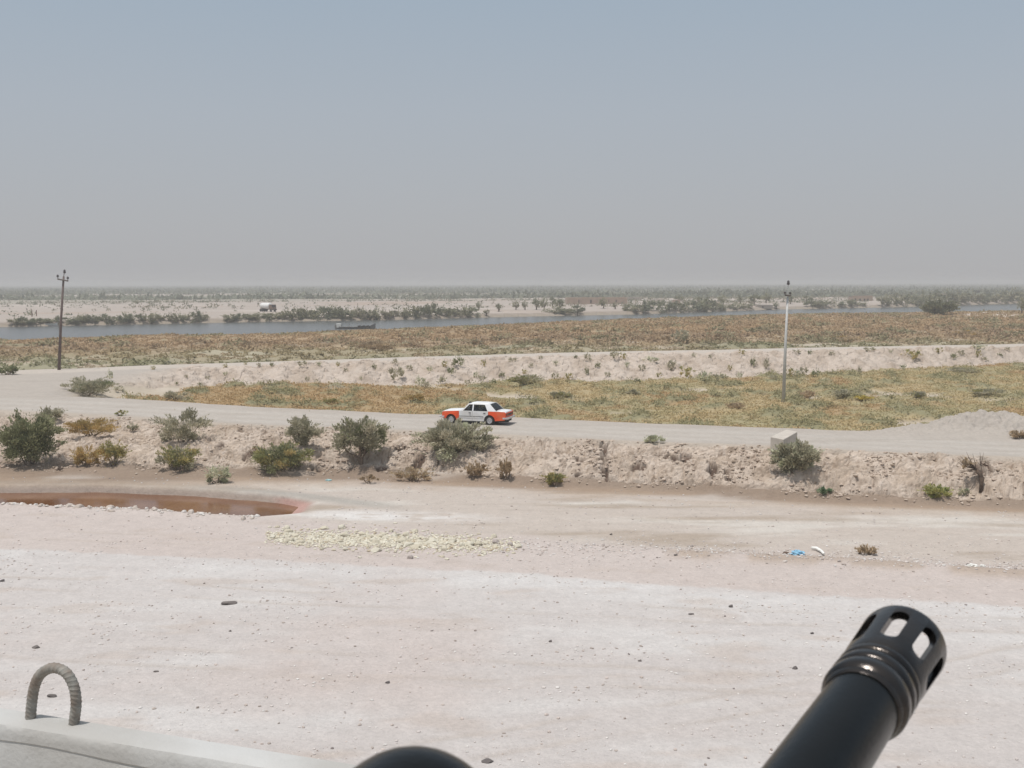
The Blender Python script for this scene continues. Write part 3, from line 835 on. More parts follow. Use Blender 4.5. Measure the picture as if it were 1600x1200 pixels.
# small shrubs dotted over the far bank's face and crest: individuals
SH = []
for k in range(5):
    n_ = 260
    v_, c_, _ = bush_leaves(1.0, .9, .8, n_, .14, [GREY, DKOL, GREY, OLIVE, PALE][k], 9, .6, .5)
    SH.append(mesh_np('shrub', v_, 4, np.arange(len(v_)), M_LEAF, c_, link=False))
SHRUBS = [(620, 598, 22, 20), (718, 575, 18, 14), (617, 571, 9, 9), (695, 574, 10, 8), (655, 604, 15, 12), (690, 600, 13, 9), (706, 588, 14, 12),
          (665, 607, 16, 9), (755, 573, 8, 8), (868, 572, 8, 7), (800, 566, 12, 6), (935, 576, 9, 8), (960, 562, 16, 10), (974, 562, 9, 8),
          (1014, 566, 26, 7), (918, 565, 12, 10), (916, 588, 8, 12), (868, 593, 12, 9), (890, 594, 12, 8), (745, 591, 10, 8), (754, 596, 10, 8),
          (785, 590, 10, 7), (1050, 580, 18, 14), (1073, 591, 20, 14), (1102, 598, 20, 14), (1125, 596, 14, 10), (1178, 577, 10, 14), (1198, 578, 10, 14),
          (1233, 590, 14, 12), (1247, 590, 10, 10), (1257, 588, 10, 12), (1278, 590, 16, 10), (1344, 586, 8, 10), (1425, 561, 24, 11), (1412, 579, 10, 8),
          (1360, 551, 16, 7), (1492, 563, 12, 9), (1502, 557, 10, 8), (1530, 560, 8, 9), (1531, 549, 20, 8), (1540, 565, 9, 6), (1562, 558, 8, 5),
          (1575, 550, 9, 6), (1468, 553, 10, 7), (1392, 553, 6, 5), (1245, 555, 10, 7), (1267, 554, 8, 6), (1003, 580, 12, 9), (1140, 580, 8, 7),
          (980, 575, 8, 8), (950, 590, 8, 7), (995, 600, 10, 8), (830, 576, 8, 7), (820, 586, 9, 7), (672, 582, 9, 7), (640, 580, 9, 8),
          (585, 578, 8, 7), (540, 582, 7, 6), (527, 573, 7, 6), (498, 572, 8, 6), (472, 573, 14, 8), (425, 574, 8, 7), (404, 574, 8, 5), (351, 575, 8, 5),
          (353, 587, 8, 5), (323, 593, 7, 5), (312, 603, 9, 5), (290, 591, 6, 5), (238, 578, 8, 5), (170, 595, 9, 13), (185, 613, 18, 8), (275, 602, 6, 5),
          (480, 597, 8, 7), (383, 570, 6, 4), (565, 596, 7, 6), (414, 612, 12, 6), (295, 614, 12, 6), (1110, 560, 7, 5), (1160, 556, 9, 6), (1085, 560, 8, 6),
          (845, 562, 7, 5), (900, 560, 7, 5), (1300, 556, 9, 5), (1030, 590, 8, 6), (1155, 592, 9, 8), (1210, 594, 9, 7), (770, 601, 9, 7), (730, 600, 9, 6)]
for i, (u, v, w, h) in enumerate(SHRUBS):
    p = hit(u, v)
    o = bpy.data.objects.new('shrub', SH[i % 5])
    COL.objects.link(o)
    s = p.y / F
    o.location = (p.x, p.y + .2, p.z - .08)
    o.scale = (w * s * 1.5, w * s * 1.3, h * s * 1.9)
    o.rotation_euler = (0, 0, random.uniform(0, 6.28))
    tag(o, 'small dusty green shrub dotted on the far sandy bank beyond the road', 'shrub', 'small shrubs on the far sandy bank')

# bushes along the far river bank: individuals
FB = []
for k in range(5):
    v_, c_, _ = bush_leaves(1.0, .8, 1.0, 620, .12, [[(.125, .128, .088), (.15, .150, .105)], [(.105, .110, .075), (.135, .135, .095)], [(.15, .145, .10), (.12, .12, .08)], [(.115, .122, .088), (.13, .135, .095)], [(.16, .152, .11), (.135, .132, .095)]][k], 12, .4, .62)
    FB.append(mesh_np('bank_bush', v_, 4, np.arange(len(v_)), M_LEAF, c_, link=False))
def far_bush(u, v, w, h, k, label, cat, group, name='bank_bush'):
    p = hit(u, v)
    s = p.y / F
    o = bpy.data.objects.new(name, FB[k % 5]); COL.objects.link(o)
    o.location = (p.x, p.y + 1, p.z - h * s * .38); o.scale = (w * s * 1.9, w * s, h * s * 1.36)
    o.rotation_euler = (0, 0, random.uniform(0, 6.28))
    tag(o, label, cat, group)
    return o
rr = random.Random(5)
def bankline(u): return float(np.interp(u, [0, 200, 400, 600, 800, 1000, 1200, 1400, 1600], [509, 505, 501.5, 498, 493, 489, 482.5, 478, 472.5]))
for (u0, u1, hgt, step) in ((22, 60, 9, 13), (62, 105, 10, 14), (115, 325, 14, 12), (362, 400, 12, 13), (402, 436, 9, 12), (438, 682, 17, 12), (690, 742, 14, 13),
                            (868, 900, 9, 14), (985, 1115, 15, 12), (1120, 1135, 11, 10), (1150, 1170, 12, 13), (1385, 1425, 17, 13), (1430, 1500, 19, 13), (1495, 1605, 18, 12), (1270, 1300, 10, 14), (1320, 1345, 8, 14)):
    u = u0
    while u < u1:
        w = rr.uniform(15, 26); h = hgt * rr.uniform(.7, 1.25)
        far_bush(u, bankline(u) - rr.uniform(.5, 3.0), w, h, rr.randrange(5), 'low grey-green bush in the hedge-like row along the far river bank', 'bush', 'bushes along the far river bank')
        u += step * rr.uniform(.7, 1.2)
# distinct trees round the village
TREES = [(748, 484, 9, 12, 'slim dark tree, the leftmost beyond the river standing apart', 0), (779, 487, 12, 12, 'small leaning tree right of the slim leftmost one beyond the river', 1),
         (806, 484, 12, 13, 'thin pale tree third from the left beyond the river', 2), (820, 484, 10, 14, 'narrow dark tree fourth from the left beyond the river', 0),
         (838, 484, 15, 15, 'dark tree at the left end of the tallest clump beyond the river', 1), (850, 485, 14, 18, 'tallest dark tree in the middle of the clump beyond the river', 0),
         (863, 482, 10, 17, 'tall narrow tree right of the tallest one beyond the river', 3), (874, 485, 24, 16, 'broad dense tree at the right end of the tallest clump beyond the river', 1),
         (943, 482, 16, 16, 'round dark tree in front of the long mud-brick compound', 0), (961, 483, 9, 11, 'small dark tree right of the round one near the mud-brick compound', 0),
         (760, 494, 12, 10, 'low bush-like tree at the water edge below the slim leftmost tree', 4), (902, 493, 24, 15, 'low spreading tree at the water edge left of the compound', 3),
         (995, 490, 20, 12, 'pale spreading tree at the water edge right of the compound', 4),
         (1130, 475, 18, 13, 'dark tree behind the low flat-roofed house', 0), (1156, 475, 10, 13, 'narrow dark tree right of the low flat-roofed house', 3),
         (1178, 476, 26, 14, 'broad dark tree left of the pale pole beyond the river', 1), (1197, 474, 18, 15, 'tall dark tree touching the broad one left of the pale pole', 0),
         (1213, 483, 11, 10, 'small dark tree by the water left of the pale pole', 0), (1235, 475, 14, 12, 'tree directly behind the pale pole beyond the river', 1),
         (1260, 473, 20, 10, 'low wide tree just right of the pale pole beyond the river', 3), (1281, 484, 16, 11, 'rounded tree by the water between pale pole and ruin', 4),
         (1330, 480, 14, 11, 'small tree by the water below the ruined compound', 2), (1378, 478, 18, 15, 'tree by the water just right of the ruined compound', 4),
         (1400, 466, 14, 8, 'small bushy tree on the plain above the right river bend', 1), (1430, 463, 10, 7, 'lone small tree on the plain right of the bushy one', 0),
         (1596, 490, 14, 22, 'dark tree at the right edge on the near side of the river', 0), (1092, 474, 16, 10, 'tree left of the flat-roofed house beyond the river', 1),
         (1062, 473, 20, 10, 'dark tree behind the small square house', 1), (215, 475, 9, 6, 'small dark lone bush on the far plain left of the truck', 0)]
for (u, v, w, h, lab, k) in TREES:
    p = hit(u, v); s = p.y / F
    root = empty('tree', (p.x, p.y, p.z - .2))
    W, Hh = w * s * 1.15, h * s * 1.15
    o = bpy.data.objects.new('crown', FB[k]); COL.objects.link(o); o.parent = root
    o.scale = (W, W, Hh * .85); o.location = (0, 0, Hh * .15); o.rotation_euler = (0, 0, rr.uniform(0, 6))
    bm = bmesh.new()
    bm_tube(bm, [(0, 0, -.3), (.1, 0, Hh * .3), (-.1, .1, Hh * .7)], [.28, .2, .08], 6)
    bm_tube(bm, [(0.05, 0, Hh * .2), (W * .2, .2, Hh * .6)], [.16, .05], 5)
    bm_tube(bm, [(0.05, 0, Hh * .25), (-W * .2, -.2, Hh * .55)], [.14, .05], 5)
    from_bm('trunk', bm, M_BARK, root)
    tag(root, lab, 'tree')

# ------------------------------------------------------------------ ground cover: stuff
def tufts(name, X, Y, W, Hh, cols, per, leaf, label, cat):
    n = len(X)
    Z = land(X, Y) - .06
    k = np.repeat(np.arange(n), per)
    off = RNG.normal(0, 1, (n * per, 3)); off /= np.linalg.norm(off, axis=1, keepdims=True)
    rr_ = RNG.random((n * per, 1)) ** .45
    o = off * rr_
    P = np.stack([X[k] + o[:, 0] * W[k] * .5, Y[k] + o[:, 1] * W[k] * .5, Z[k] + (np.abs(o[:, 2])) * Hh[k]], 1)
    D = o * np.array([.6, .6, .2]) + np.array([0, 0, .15]) + RNG.normal(0, .5, (len(P), 3))
    N = o * .8 + np.array([0, 0, 1.0]) + RNG.normal(0, .12, (len(P), 3))
    col = cols[k] * (1 + RNG.normal(0, .035, (len(P), 1)))
    Lf = leaf * RNG.uniform(.7, 1.4, len(P)) * (.6 + .4 * W[k] / W.mean())
    v, c = leaf_mesh(P, D, Lf, Lf * .5, np.clip(col, .01, .7), N)
    ob = mesh_np(name, v, 4, np.arange(len(v)), M_LEAF, c)
    tag(ob, label, cat, kind='stuff')
    return ob
def scatter(n, y0, y1, spread=.62):
    Y = np.sqrt(RNG.uniform(y0 * y0, y1 * y1, n)); X = RNG.uniform(-spread, spread, n) * Y
    return X, Y
def pal(names, idx): return np.array(names)[idx]
# hollow between the banks
X, Y = scatter(60000, 66, 150)
cv = hollow_cover(X, Y)
okk = cv > .5
X, Y = X[okk], Y[okk]
sel = RNG.random(len(X)) < 16000 / max(len(X), 1)
X, Y = X[sel], Y[sel]
cols, hue2 = hollow_col(X, Y)
tufts('hollow_scrub', X, Y, RNG.uniform(.8, 1.8, len(X)), RNG.uniform(.12, .34, len(X)) * (1 + 1.0 * ss(.15, .35, hue2)), cols * 1.13, 24, .19,
      'dry ochre and olive scrub filling the hollow between the two banks', 'scrub')
# flood plain between the second bank and the river
X, Y = scatter(90000, 125, 520)
ce = T2(X) + 5.5
frac = (Y - ce) / (R1(X) - ce)
g = fbm(X, Y, 16, 3, 321)
cols, g, g3, gf = flood_col(X, Y, frac)
low = frac < gf
dens = np.where(low, .78 + .35 * ss(-.2, .2, g), 1.0)
okk = (frac > .05) & (frac < .985) & (RNG.random(len(X)) < dens)
okk &= RNG.random(len(X)) < 26000 / max(okk.sum(), 1)
X, Y, frac, g, g3, cols, low = X[okk], Y[okk], frac[okk], g[okk], g3[okk], cols[okk], low[okk]
size = np.where(low, .8, 1.3) * (1 + .5 * ss(.1, .3, g3)) * RNG.uniform(.7, 1.4, len(X))
hgt = np.where(low, .20, .26) * (1 + 1.8 * ss(.05, .40, g3)) * RNG.uniform(.6, 1.3, len(X)) * np.clip((R1(X) - Y) / 70, .3, 1)
tufts('flood_plain_scrub', X, Y, size * 1.9, hgt, cols * 1.04, 16, .60, 'rust-orange and ochre scrub covering the flood plain before the river', 'scrub')
# low scattered shrubs on the far plain, and the wooded bands towards the horizon
X, Y = scatter(60000, 340, 1100)
d = Y - R2(X)
g = fbm(X * .3, Y, 55, 4, 331)
okk = (d > 25) & (RNG.random(len(X)) < (.04 + .5 * ss(.08, .30, g) + .25 * ss(-50, 150, X)) * ss(10, 80, d))
X, Y = X[okk][:9000], Y[okk][:9000]
cols = np.array([[.20, .205, .14], [.24, .24, .17], [.28, .245, .18]])[RNG.integers(0, 3, len(X))]
tufts('plain_scrub', X, Y, RNG.uniform(1.5, 5.5, len(X)), RNG.uniform(.5, 2.0, len(X)), cols, 10, .9, 'sparse grey-green scrub on the sandy plain beyond the river', 'scrub')
Yb = 700 * (9000 / 700) ** RNG.random(60000); Xb = RNG.uniform(-.62, .62, len(Yb)) * Yb
g = fbm(Xb * .16, Yb, 170, 5, 261 + 80) + .25 * ss(900, 2500, Yb)
okk = (g > .08)
X, Y = Xb[okk][:17000], Yb[okk][:17000]
cols = np.array([.19, .20, .145]) * (1 + .25 * fbm(X * .3, Y, 120, 3, 345))[:, None]
tufts('distant_woodland', X, Y, RNG.uniform(10, 30, len(X)) * (1 + Y / 3500), RNG.uniform(1.2, 4.2, len(X)), cols, 9, 5.0, 'far-off grey-green woodland in bands fading to the hazy horizon', 'woodland')

# ------------------------------------------------------------------ stones
def stone_mesh(name, seed, mat, col):
    r = random.Random(seed)
    bm = bmesh.new()
    bmesh.ops.create_icosphere(bm, subdivisions=2, radius=.5)
    sx, sy, sz = r.uniform(.8, 1.3), r.uniform(.6, 1), r.uniform(.45, .75)
    planes = [(Vector((r.gauss(0, 1), r.gauss(0, 1), r.gauss(0, .8))).normalized(), r.uniform(.26, .42)) for _ in range(9)]
    for v in bm.verts:
        for nn, dd in planes:
            q = v.co.dot(nn)
            if q > dd: v.co -= nn * (q - dd)
        v.co.x *= sx; v.co.y *= sy; v.co.z *= sz
    me = bpy.data.meshes.new(name); bm.to_mesh(me); bm.free()
    me.materials.append(mat)
    return me
def mat_rock(name, c1, c2):
    m, n, l, b = new_mat(name)
    oi = n.new('ShaderNodeObjectInfo')
    nz = n.new('ShaderNodeTexNoise'); nz.inputs['Scale'].default_value = 3
    tc = n.new('ShaderNodeTexCoord'); l.new(tc.outputs['Object'], nz.inputs['Vector'])
    ad = n.new('ShaderNodeMath'); ad.operation = 'MULTIPLY_ADD'; ad.inputs[1].default_value = .4
    l.new(nz.outputs['Fac'], ad.inputs[0]); l.new(oi.outputs['Random'], ad.inputs[2])
    mx = n.new('ShaderNodeMixRGB'); mx.inputs[1].default_value = c1 + (1,); mx.inputs[2].default_value = c2 + (1,)
    l.new(ad.outputs[0], mx.inputs[0]); l.new(mx.outputs[0], b.inputs['Base Color'])
    b.inputs['Roughness'].default_value = .95; b.inputs['Specular IOR Level'].default_value = .1
    return m
M_YEL = mat_rock('yellow_rock', (.58, .55, .465), (.50, .455, .36))
M_WHT = mat_rock('white_rock', (.56, .51, .47), (.46, .40, .35))
M_DRK = mat_rock('dark_rock', (.10, .09, .09), (.17, .15, .14))
M_GRY = mat_rock('grey_rock', (.33, .29, .27), (.42, .37, .34))
YS = [stone_mesh('stone', 100 + i, M_YEL, None) for i in range(6)]
WS = [stone_mesh('stone', 200 + i, M_WHT, None) for i in range(6)]
DS = [stone_mesh('stone', 300 + i, M_DRK, None) for i in range(3)]
GS = [stone_mesh('stone', 400 + i, M_GRY, None) for i in range(4)]
def put_stone(me, p, size, label, group, name='stone', flat=1.0):
    o = bpy.data.objects.new(name, me); COL.objects.link(o)
    o.location = (p[0], p[1], p[2] + size * .10 * flat)
    o.scale = (size, size, size * flat)
    o.rotation_euler = (rr.uniform(-.3, .3), rr.uniform(-.3, .3), rr.uniform(0, 6.28))
    tag(o, label, 'stone', group)
    return o
# heap of yellowish rubble
N = 160
us = np.array([rr.betavariate(1.3, 1.6) for _ in range(N)]) * 385 + 425
vs = 838 + (us - 425) * .045 + np.array([rr.gauss(0, 1) for _ in range(N)]) * (8.5 - np.abs(us - 590) * .014)
for u, v in zip(us, vs):
    x_, y_ = at(u, v, 0)
    sz = rr.choice([.16, .19, .22, .27, .32, .40])
    put_stone(rr.choice(YS), (x_, y_, zg(x_, y_)), sz * 1.15, 'pale yellow broken stone in the long strip of rubble on the flat', 'yellowish rubble on the flat')
for (u, v, s_, lab) in ((775, 850, .52, 'grey wedge-shaped rock lying flat at the right end of the yellow rubble'), (797, 853, .42, 'dark greenish upright rock at the right end of the yellow rubble'),
                        (641, 873, .4, 'pinkish grey rock just below the yellow rubble')):
    x_, y_ = at(u, v, 0)
    put_stone(GS[0], (x_, y_, 0), s_, lab, None, 'rock')
for k in range(22):
    u = rr.uniform(820, 1180); v = 856 + (u - 820) * .02 + rr.gauss(0, 7)
    x_, y_ = at(u, v, 0)
    put_stone(rr.choice(WS + GS), (x_, y_, zg(x_, y_)), rr.choice([.08, .11, .14, .2]), 'small pale stone strewn right of the yellow rubble', 'small stones strewn right of the rubble')
for k in range(22):
    u = rr.uniform(1140, 1600); v = 868 + (u - 1140) * .05 + rr.gauss(0, 6)
    x_, y_ = at(u, v, 0)
    put_stone(rr.choice(WS + WS + GS), (x_, y_, zg(x_, y_)), rr.choice([.1, .13, .18, .25]), 'pale stone on the low debris ridge at right', 'stones on the debris ridge')
for k in range(50):
    u = rr.uniform(0, 400); x_, y_ = at(u, 787 + u * .05, 0.15)
    y_ = float(PUD_N(x_)) - rr.gauss(.05, .30)
    put_stone(rr.choice(WS), (x_, y_, zg(x_, y_) - .03), rr.choice([.12, .16, .22, .3, .5]), 'whitish lump of earth on the near edge of the rust-red pool', 'white lumps along the pool edge')
for k in range(14):
    u = rr.uniform(540, 770); v = rr.gauss(822, 5)
    x_, y_ = at(u, v, 0)
    put_stone(rr.choice(WS), (x_, y_, zg(x_, y_)), rr.choice([.1, .14, .18]), 'small white stone behind the yellow rubble', 'white stones behind the yellow rubble')
DARK = [(358, 940, 26, 8, 'largest dark flat stone on the gravel, left of centre'), (4, 906, 10, 5, 'dark stone cut by the left edge of the gravel'), (57, 1009, 13, 6, 'small dark stone above the rebar loop'),
        (81, 1084, 16, 8, 'dark stone seen through the rebar loop'), (1142, 946, 9, 6, 'dark stone on the gravel left of the gun muzzle'), (1243, 1041, 9, 7, 'dark pointed stone nearest the left of the gun muzzle'),
        (1269, 988, 7, 5, 'small dark stone just left of the flash hider'), (860, 1002, 7, 5, 'small dark stone right of centre on the gravel'), (763, 1187, 20, 7, 'brown stone beside the black tube at the bottom'),
        (244, 1048, 9, 4, 'small flat dark stone right of the rebar loop'), (606, 1065, 10, 5, 'small dark stone left of centre on the lower gravel'), (360, 985, 5, 5, 'tiny dark stone below the largest dark one'),
        (1080, 958, 10, 4, 'flat grey-brown stone left of and below the dark one'), (1000, 1032, 8, 4, 'flat grey stone in the middle of the gravel'), (1512, 882, 6, 5, 'tiny dark stone on the debris ridge at right'),
        (1056, 868, 7, 4, 'dark blue-grey fragment on the flat right of the rubble'), (955, 834, 6, 5, 'single dark stone behind the right part of the rubble')]
for i, (u, v, w, h, lab) in enumerate(DARK):
    x_, y_ = at(u, v + h * .4, 0)
    s_ = y_ / F
    o = put_stone(DS[i % 3], (x_, y_, zg(x_, y_)), w * s_ * .95, lab, None, 'dark_stone', flat=max(.5, min(1.6, h / w * 2.2)))
    o.rotation_euler = (0, 0, rr.uniform(-.2, .2))
# gravel: thousands of pebbles
def pebbles(name, X, Y, S, cols, label):
    n = len(X)
    ph = (1 + 5 ** .5) / 2
    base = np.array([(-1, ph, 0), (1, ph, 0), (-1, -ph, 0), (1, -ph, 0), (0, -1, ph), (0, 1, ph), (0, -1, -ph), (0, 1, -ph), (ph, 0, -1), (ph, 0, 1), (-ph, 0, -1), (-ph, 0, 1)]) / 1.9 * .5
    tri = np.array([(0, 11, 5), (0, 5, 1), (0, 1, 7), (0, 7, 10), (0, 10, 11), (1, 5, 9), (5, 11, 4), (11, 10, 2), (10, 7, 6), (7, 1, 8), (3, 9, 4), (3, 4, 2), (3, 2, 6), (3, 6, 8), (3, 8, 9), (4, 9, 5), (2, 4, 11), (6, 2, 10), (8, 6, 7), (9, 8, 1)])
    V = base[None] * (1 + RNG.normal(0, .16, (n, 12, 3)))
    V = V * (S[:, None] * RNG.uniform(.7, 1.3, (n, 3)) * np.array([1.1, .9, .62]))[:, None, :]
    a = RNG.uniform(0, 6.28, n); ca_, sa_ = np.cos(a)[:, None], np.sin(a)[:, None]
    Vx = V[:, :, 0] * ca_ - V[:, :, 1] * sa_; Vy = V[:, :, 0] * sa_ + V[:, :, 1] * ca_
    Z = land(X, Y)
    V = np.stack([Vx + X[:, None], Vy + Y[:, None], V[:, :, 2] + (Z + S * .12)[:, None]], -1).reshape(-1, 3)
    idx = (tri[None] + (np.arange(n) * 12)[:, None, None]).reshape(-1)
    o = mesh_np(name, V, 3, idx, M_STONE, np.repeat(cols, 12, 0))
    tag(o, label, 'gravel', kind='stuff')
def pebble_cols(n):
    P = np.array([[.60, .57, .54], [.54, .49, .46], [.44, .38, .34], [.33, .28, .25], [.50, .43, .39], [.22, .19, .18]])
    return P[RNG.choice(6, n, p=[.35, .32, .16, .05, .11, .01])] * (1 + RNG.normal(0, .06, (n, 1)))
X, Y = scatter(30000, 22, 47, .60)
cl = fbm(X * .5, Y, 2.2, 4, 401)
okk = RNG.random(len(X)) < .22 + .78 * ss(-.05, .3, cl)
X, Y = X[okk], Y[okk]
S = .018 + .085 * RNG.random(len(X)) ** 4.5
pebbles('gravel', X, Y, S, pebble_cols(len(X)), 'fine pale gravel and chips strewn over the near flat')
X, Y = scatter(7000, 47, 62, .62)
okk = Y < BASE(X) - .3
okk &= ~((Y > PUD_N(X) - .2) & (X < PX1 + 1) & (Y < PUD_F(X) + 1.2))
X, Y = X[okk], Y[okk]
keep = RNG.random(len(X)) < .35 + .65 * ss(.6, .0, np.abs(Y - PADE(X)) / 2)
X, Y = X[keep], Y[keep]
pebbles('flat_gravel', X, Y, .03 + .09 * RNG.random(len(X)) ** 2.5, pebble_cols(len(X)) * .92, 'sparse small stones on the tan flat before the bank')
U_ = RNG.beta(1.3, 1.5, 3600) * 400 + 415; V_ = 838 + (U_ - 425) * .045 + RNG.normal(0, 1, 3600) * (8.5 - np.abs(U_ - 590) * .012)
XY = np.array([at(a, b, 0) for a, b in zip(U_, V_)])
yc = np.array([[.58, .545, .45], [.52, .47, .37], [.44, .37, .27], [.64, .60, .50]])[RNG.choice(4, 3600, p=[.4, .3, .12, .18])]
pebbles('yellow_rubble_chips', XY[:, 0], XY[:, 1], .05 + .14 * RNG.random(3600) ** 2, yc, 'small pale yellow chips between the broken stones on the flat')
U_ = RNG.uniform(760, 1600, 1500); V_ = np.where(U_ < 1000, 856, 856 + (U_ - 1000) * .055) + RNG.normal(0, 6, 1500)
XY = np.array([at(a, b, 0) for a, b in zip(U_, V_)])
pebbles('ridge_gravel', XY[:, 0], XY[:, 1], .03 + .10 * RNG.random(1500) ** 2.2, pebble_cols(1500) * .95, 'small stones scattered along the debris ridge')
xs_ = RNG.uniform(at(-60, 790, 0)[0], at(410, 808, 0)[0], 1100); cl = fbm(xs_, xs_ * 0, 1.6, 3, 407)
ys_ = PUD_N(xs_) + RNG.normal(0, .28, 1100) + .1
okk = RNG.random(1100) < .25 + .75 * ss(-.1, .25, cl)
pebbles('pool_edge_clods', xs_[okk], ys_[okk], .05 + .24 * RNG.random(okk.sum()) ** 2.4, np.array([[.57, .53, .49], [.50, .44, .39], [.61, .58, .55]])[RNG.integers(0, 3, okk.sum())], 'crumbly whitish earth heaped along the near edge of the pool')
# rubble clods on the front bank
X = RNG.uniform(-46, 36, 30000); tt = RNG.uniform(.05, .98, len(X))
Y = BASE(X) + tt * (TOP(X) - BASE(X))
cl = fbm(X, Y, 3, 3, 411)
okk = (RNG.random(len(X)) < .55 * ss(.0, .3, cl) + .06)
X, Y = X[okk][:11000], Y[okk][:11000]
cc = np.array([[.46, .38, .31], [.40, .32, .26], [.30, .235, .18]])[RNG.choice(3, len(X), p=[.5, .35, .15])]
pebbles('bank_rubble', X, Y, .05 + .20 * RNG.random(len(X)) ** 2.6, cc, 'crumbled earth clods on the face of the near bank')


# ------------------------------------------------------------------ utility poles
M_RUSTP = mat_simple('weathered_dark_pole', (.13, .095, .085), .8, scale=3, var=.2)
M_GALV = mat_simple('pale_grey_pole', (.50, .50, .49), .6, scale=4, var=.1)
M_INS = mat_simple('insulator', (.07, .06, .06), .4, var=.1)
M_ARM = mat_simple('crossarm_metal', (.12, .10, .09), .7, var=.15)
def pole(label, ub, vb, pole_pts, rads, arm, ins, mat, spike, knob):
    p = hit(ub, vb)
    root = empty('utility_pole', (p.x, p.y, p.z - .3))
    def W(u, v):                         # a point of the pole's upright plane
        d = ray(u, v); t = p.y / d.y
        return Vector((d.x * t - p.x, 0, CAM_H + d.z * t - root.location.z))
    bm = bmesh.new()
    P = [W(u, v) for u, v in pole_pts]; P[0].z = 0
    bm_tube(bm, P, rads, 12)
    from_bm('post', bm, mat, root, smooth=True)
    a, b = W(*arm[0]), W(*arm[1])
    bm = bmesh.new(); bm_tube(bm, [a + Vector((0, -.16, 0)), b + Vector((0, -.16, 0))], [.085, .085], 6)
    ca_ = from_bm('crossarm', bm, M_ARM, root)
    for (u, v, h) in ins:
        q = W(u, v) + Vector((0, -.16, 0))
        bm = bmesh.new()
        bm_lathe(bm, [(0, .03), (h * .35, .03), (h * .36, .11), (h * .55, .13), (h * .6, .08), (h * .75, .12), (h * .95, .06), (h, .0)], Matrix.Translation(q), 10)
        from_bm('insulator', bm, M_INS, root, smooth=True)
    bm = bmesh.new(); bm_tube(bm, [W(*spike[0]), W(*spike[1])], [.04, .035], 6)
    from_bm('spike', bm, mat, root)
    q = W(*knob)
    bm = bmesh.new(); bm_lathe(bm, [(-.22, .03), (-.18, .12), (-.06, .15), (.0, .10), (.08, .13), (.2, .05), (.22, 0)], Matrix.Translation(q), 10)
    from_bm('insulator', bm, M_INS, root, smooth=True)
    tag(root, label, 'utility pole')
pole('dark weathered utility pole with a crossarm, standing at the road bend at left', 92, 578, [(92, 579), (95, 505), (99.5, 432)], [.17, .13, .10],
     ((91, 436), (107.5, 439)), [(91.3, 435.5, .45), (107, 438.5, .45)], M_RUSTP, ((99.5, 433), (100.6, 424)), (100.8, 424))
pole('pale grey utility pole with a tiny crossarm, standing in the scrub right of centre', 1224, 630, [(1224, 632), (1227, 545), (1230.8, 463)], [.18, .13, .09],
     ((1225.5, 461), (1234.5, 462)), [(1225.7, 460.5, .3), (1234, 461, .3)], M_GALV, ((1230.8, 463), (1231.8, 442)), (1231.8, 441.5))

# ------------------------------------------------------------------ the car
M_WHITE = mat_simple('white_car_paint', (.74, .75, .76), .35, scale=2.5, var=.04, dirt=(.55, .49, .42), dirt_amt=.30)
M_ORNG = mat_simple('orange_car_paint', (.78, .085, .018), .38, scale=2.5, var=.06, dirt=(.60, .25, .12), dirt_amt=.30)
M_TRIM = mat_simple('black_trim', (.03, .03, .03), .6)
M_CHROME = mat_simple('bumper_metal', (.62, .62, .63), .3, metal=.6, var=.08)
M_RUB = mat_simple('tyre_rubber', (.035, .033, .03), .9)
M_RIM = mat_simple('silver_rim', (.52, .52, .54), .35, metal=.5, var=.08)
M_TAIL = mat_simple('tail_light_red', (.16, .02, .015), .3)
M_LAMP = mat_simple('lamp_glass', (.6, .6, .58), .15)
M_CABIN = mat_simple('cabin_dark', (.05, .045, .04), .9)
def mat_glass():
    m, n, l, b = new_mat('tinted_glass')
    b.inputs['Base Color'].default_value = (.02, .025, .03, 1); b.inputs['Roughness'].default_value = .06
    tr = n.new('ShaderNodeBsdfTransparent'); tr.inputs[0].default_value = (.75, .78, .78, 1)
    mx = n.new('ShaderNodeMixShader'); mx.inputs[0].default_value = .28
    l.new(tr.outputs[0], mx.inputs[1]); l.new(b.outputs[0], mx.inputs[2]); l.new(mx.outputs[0], n['Material Output'].inputs['Surface'])
    return m
M_GLASS = mat_glass()
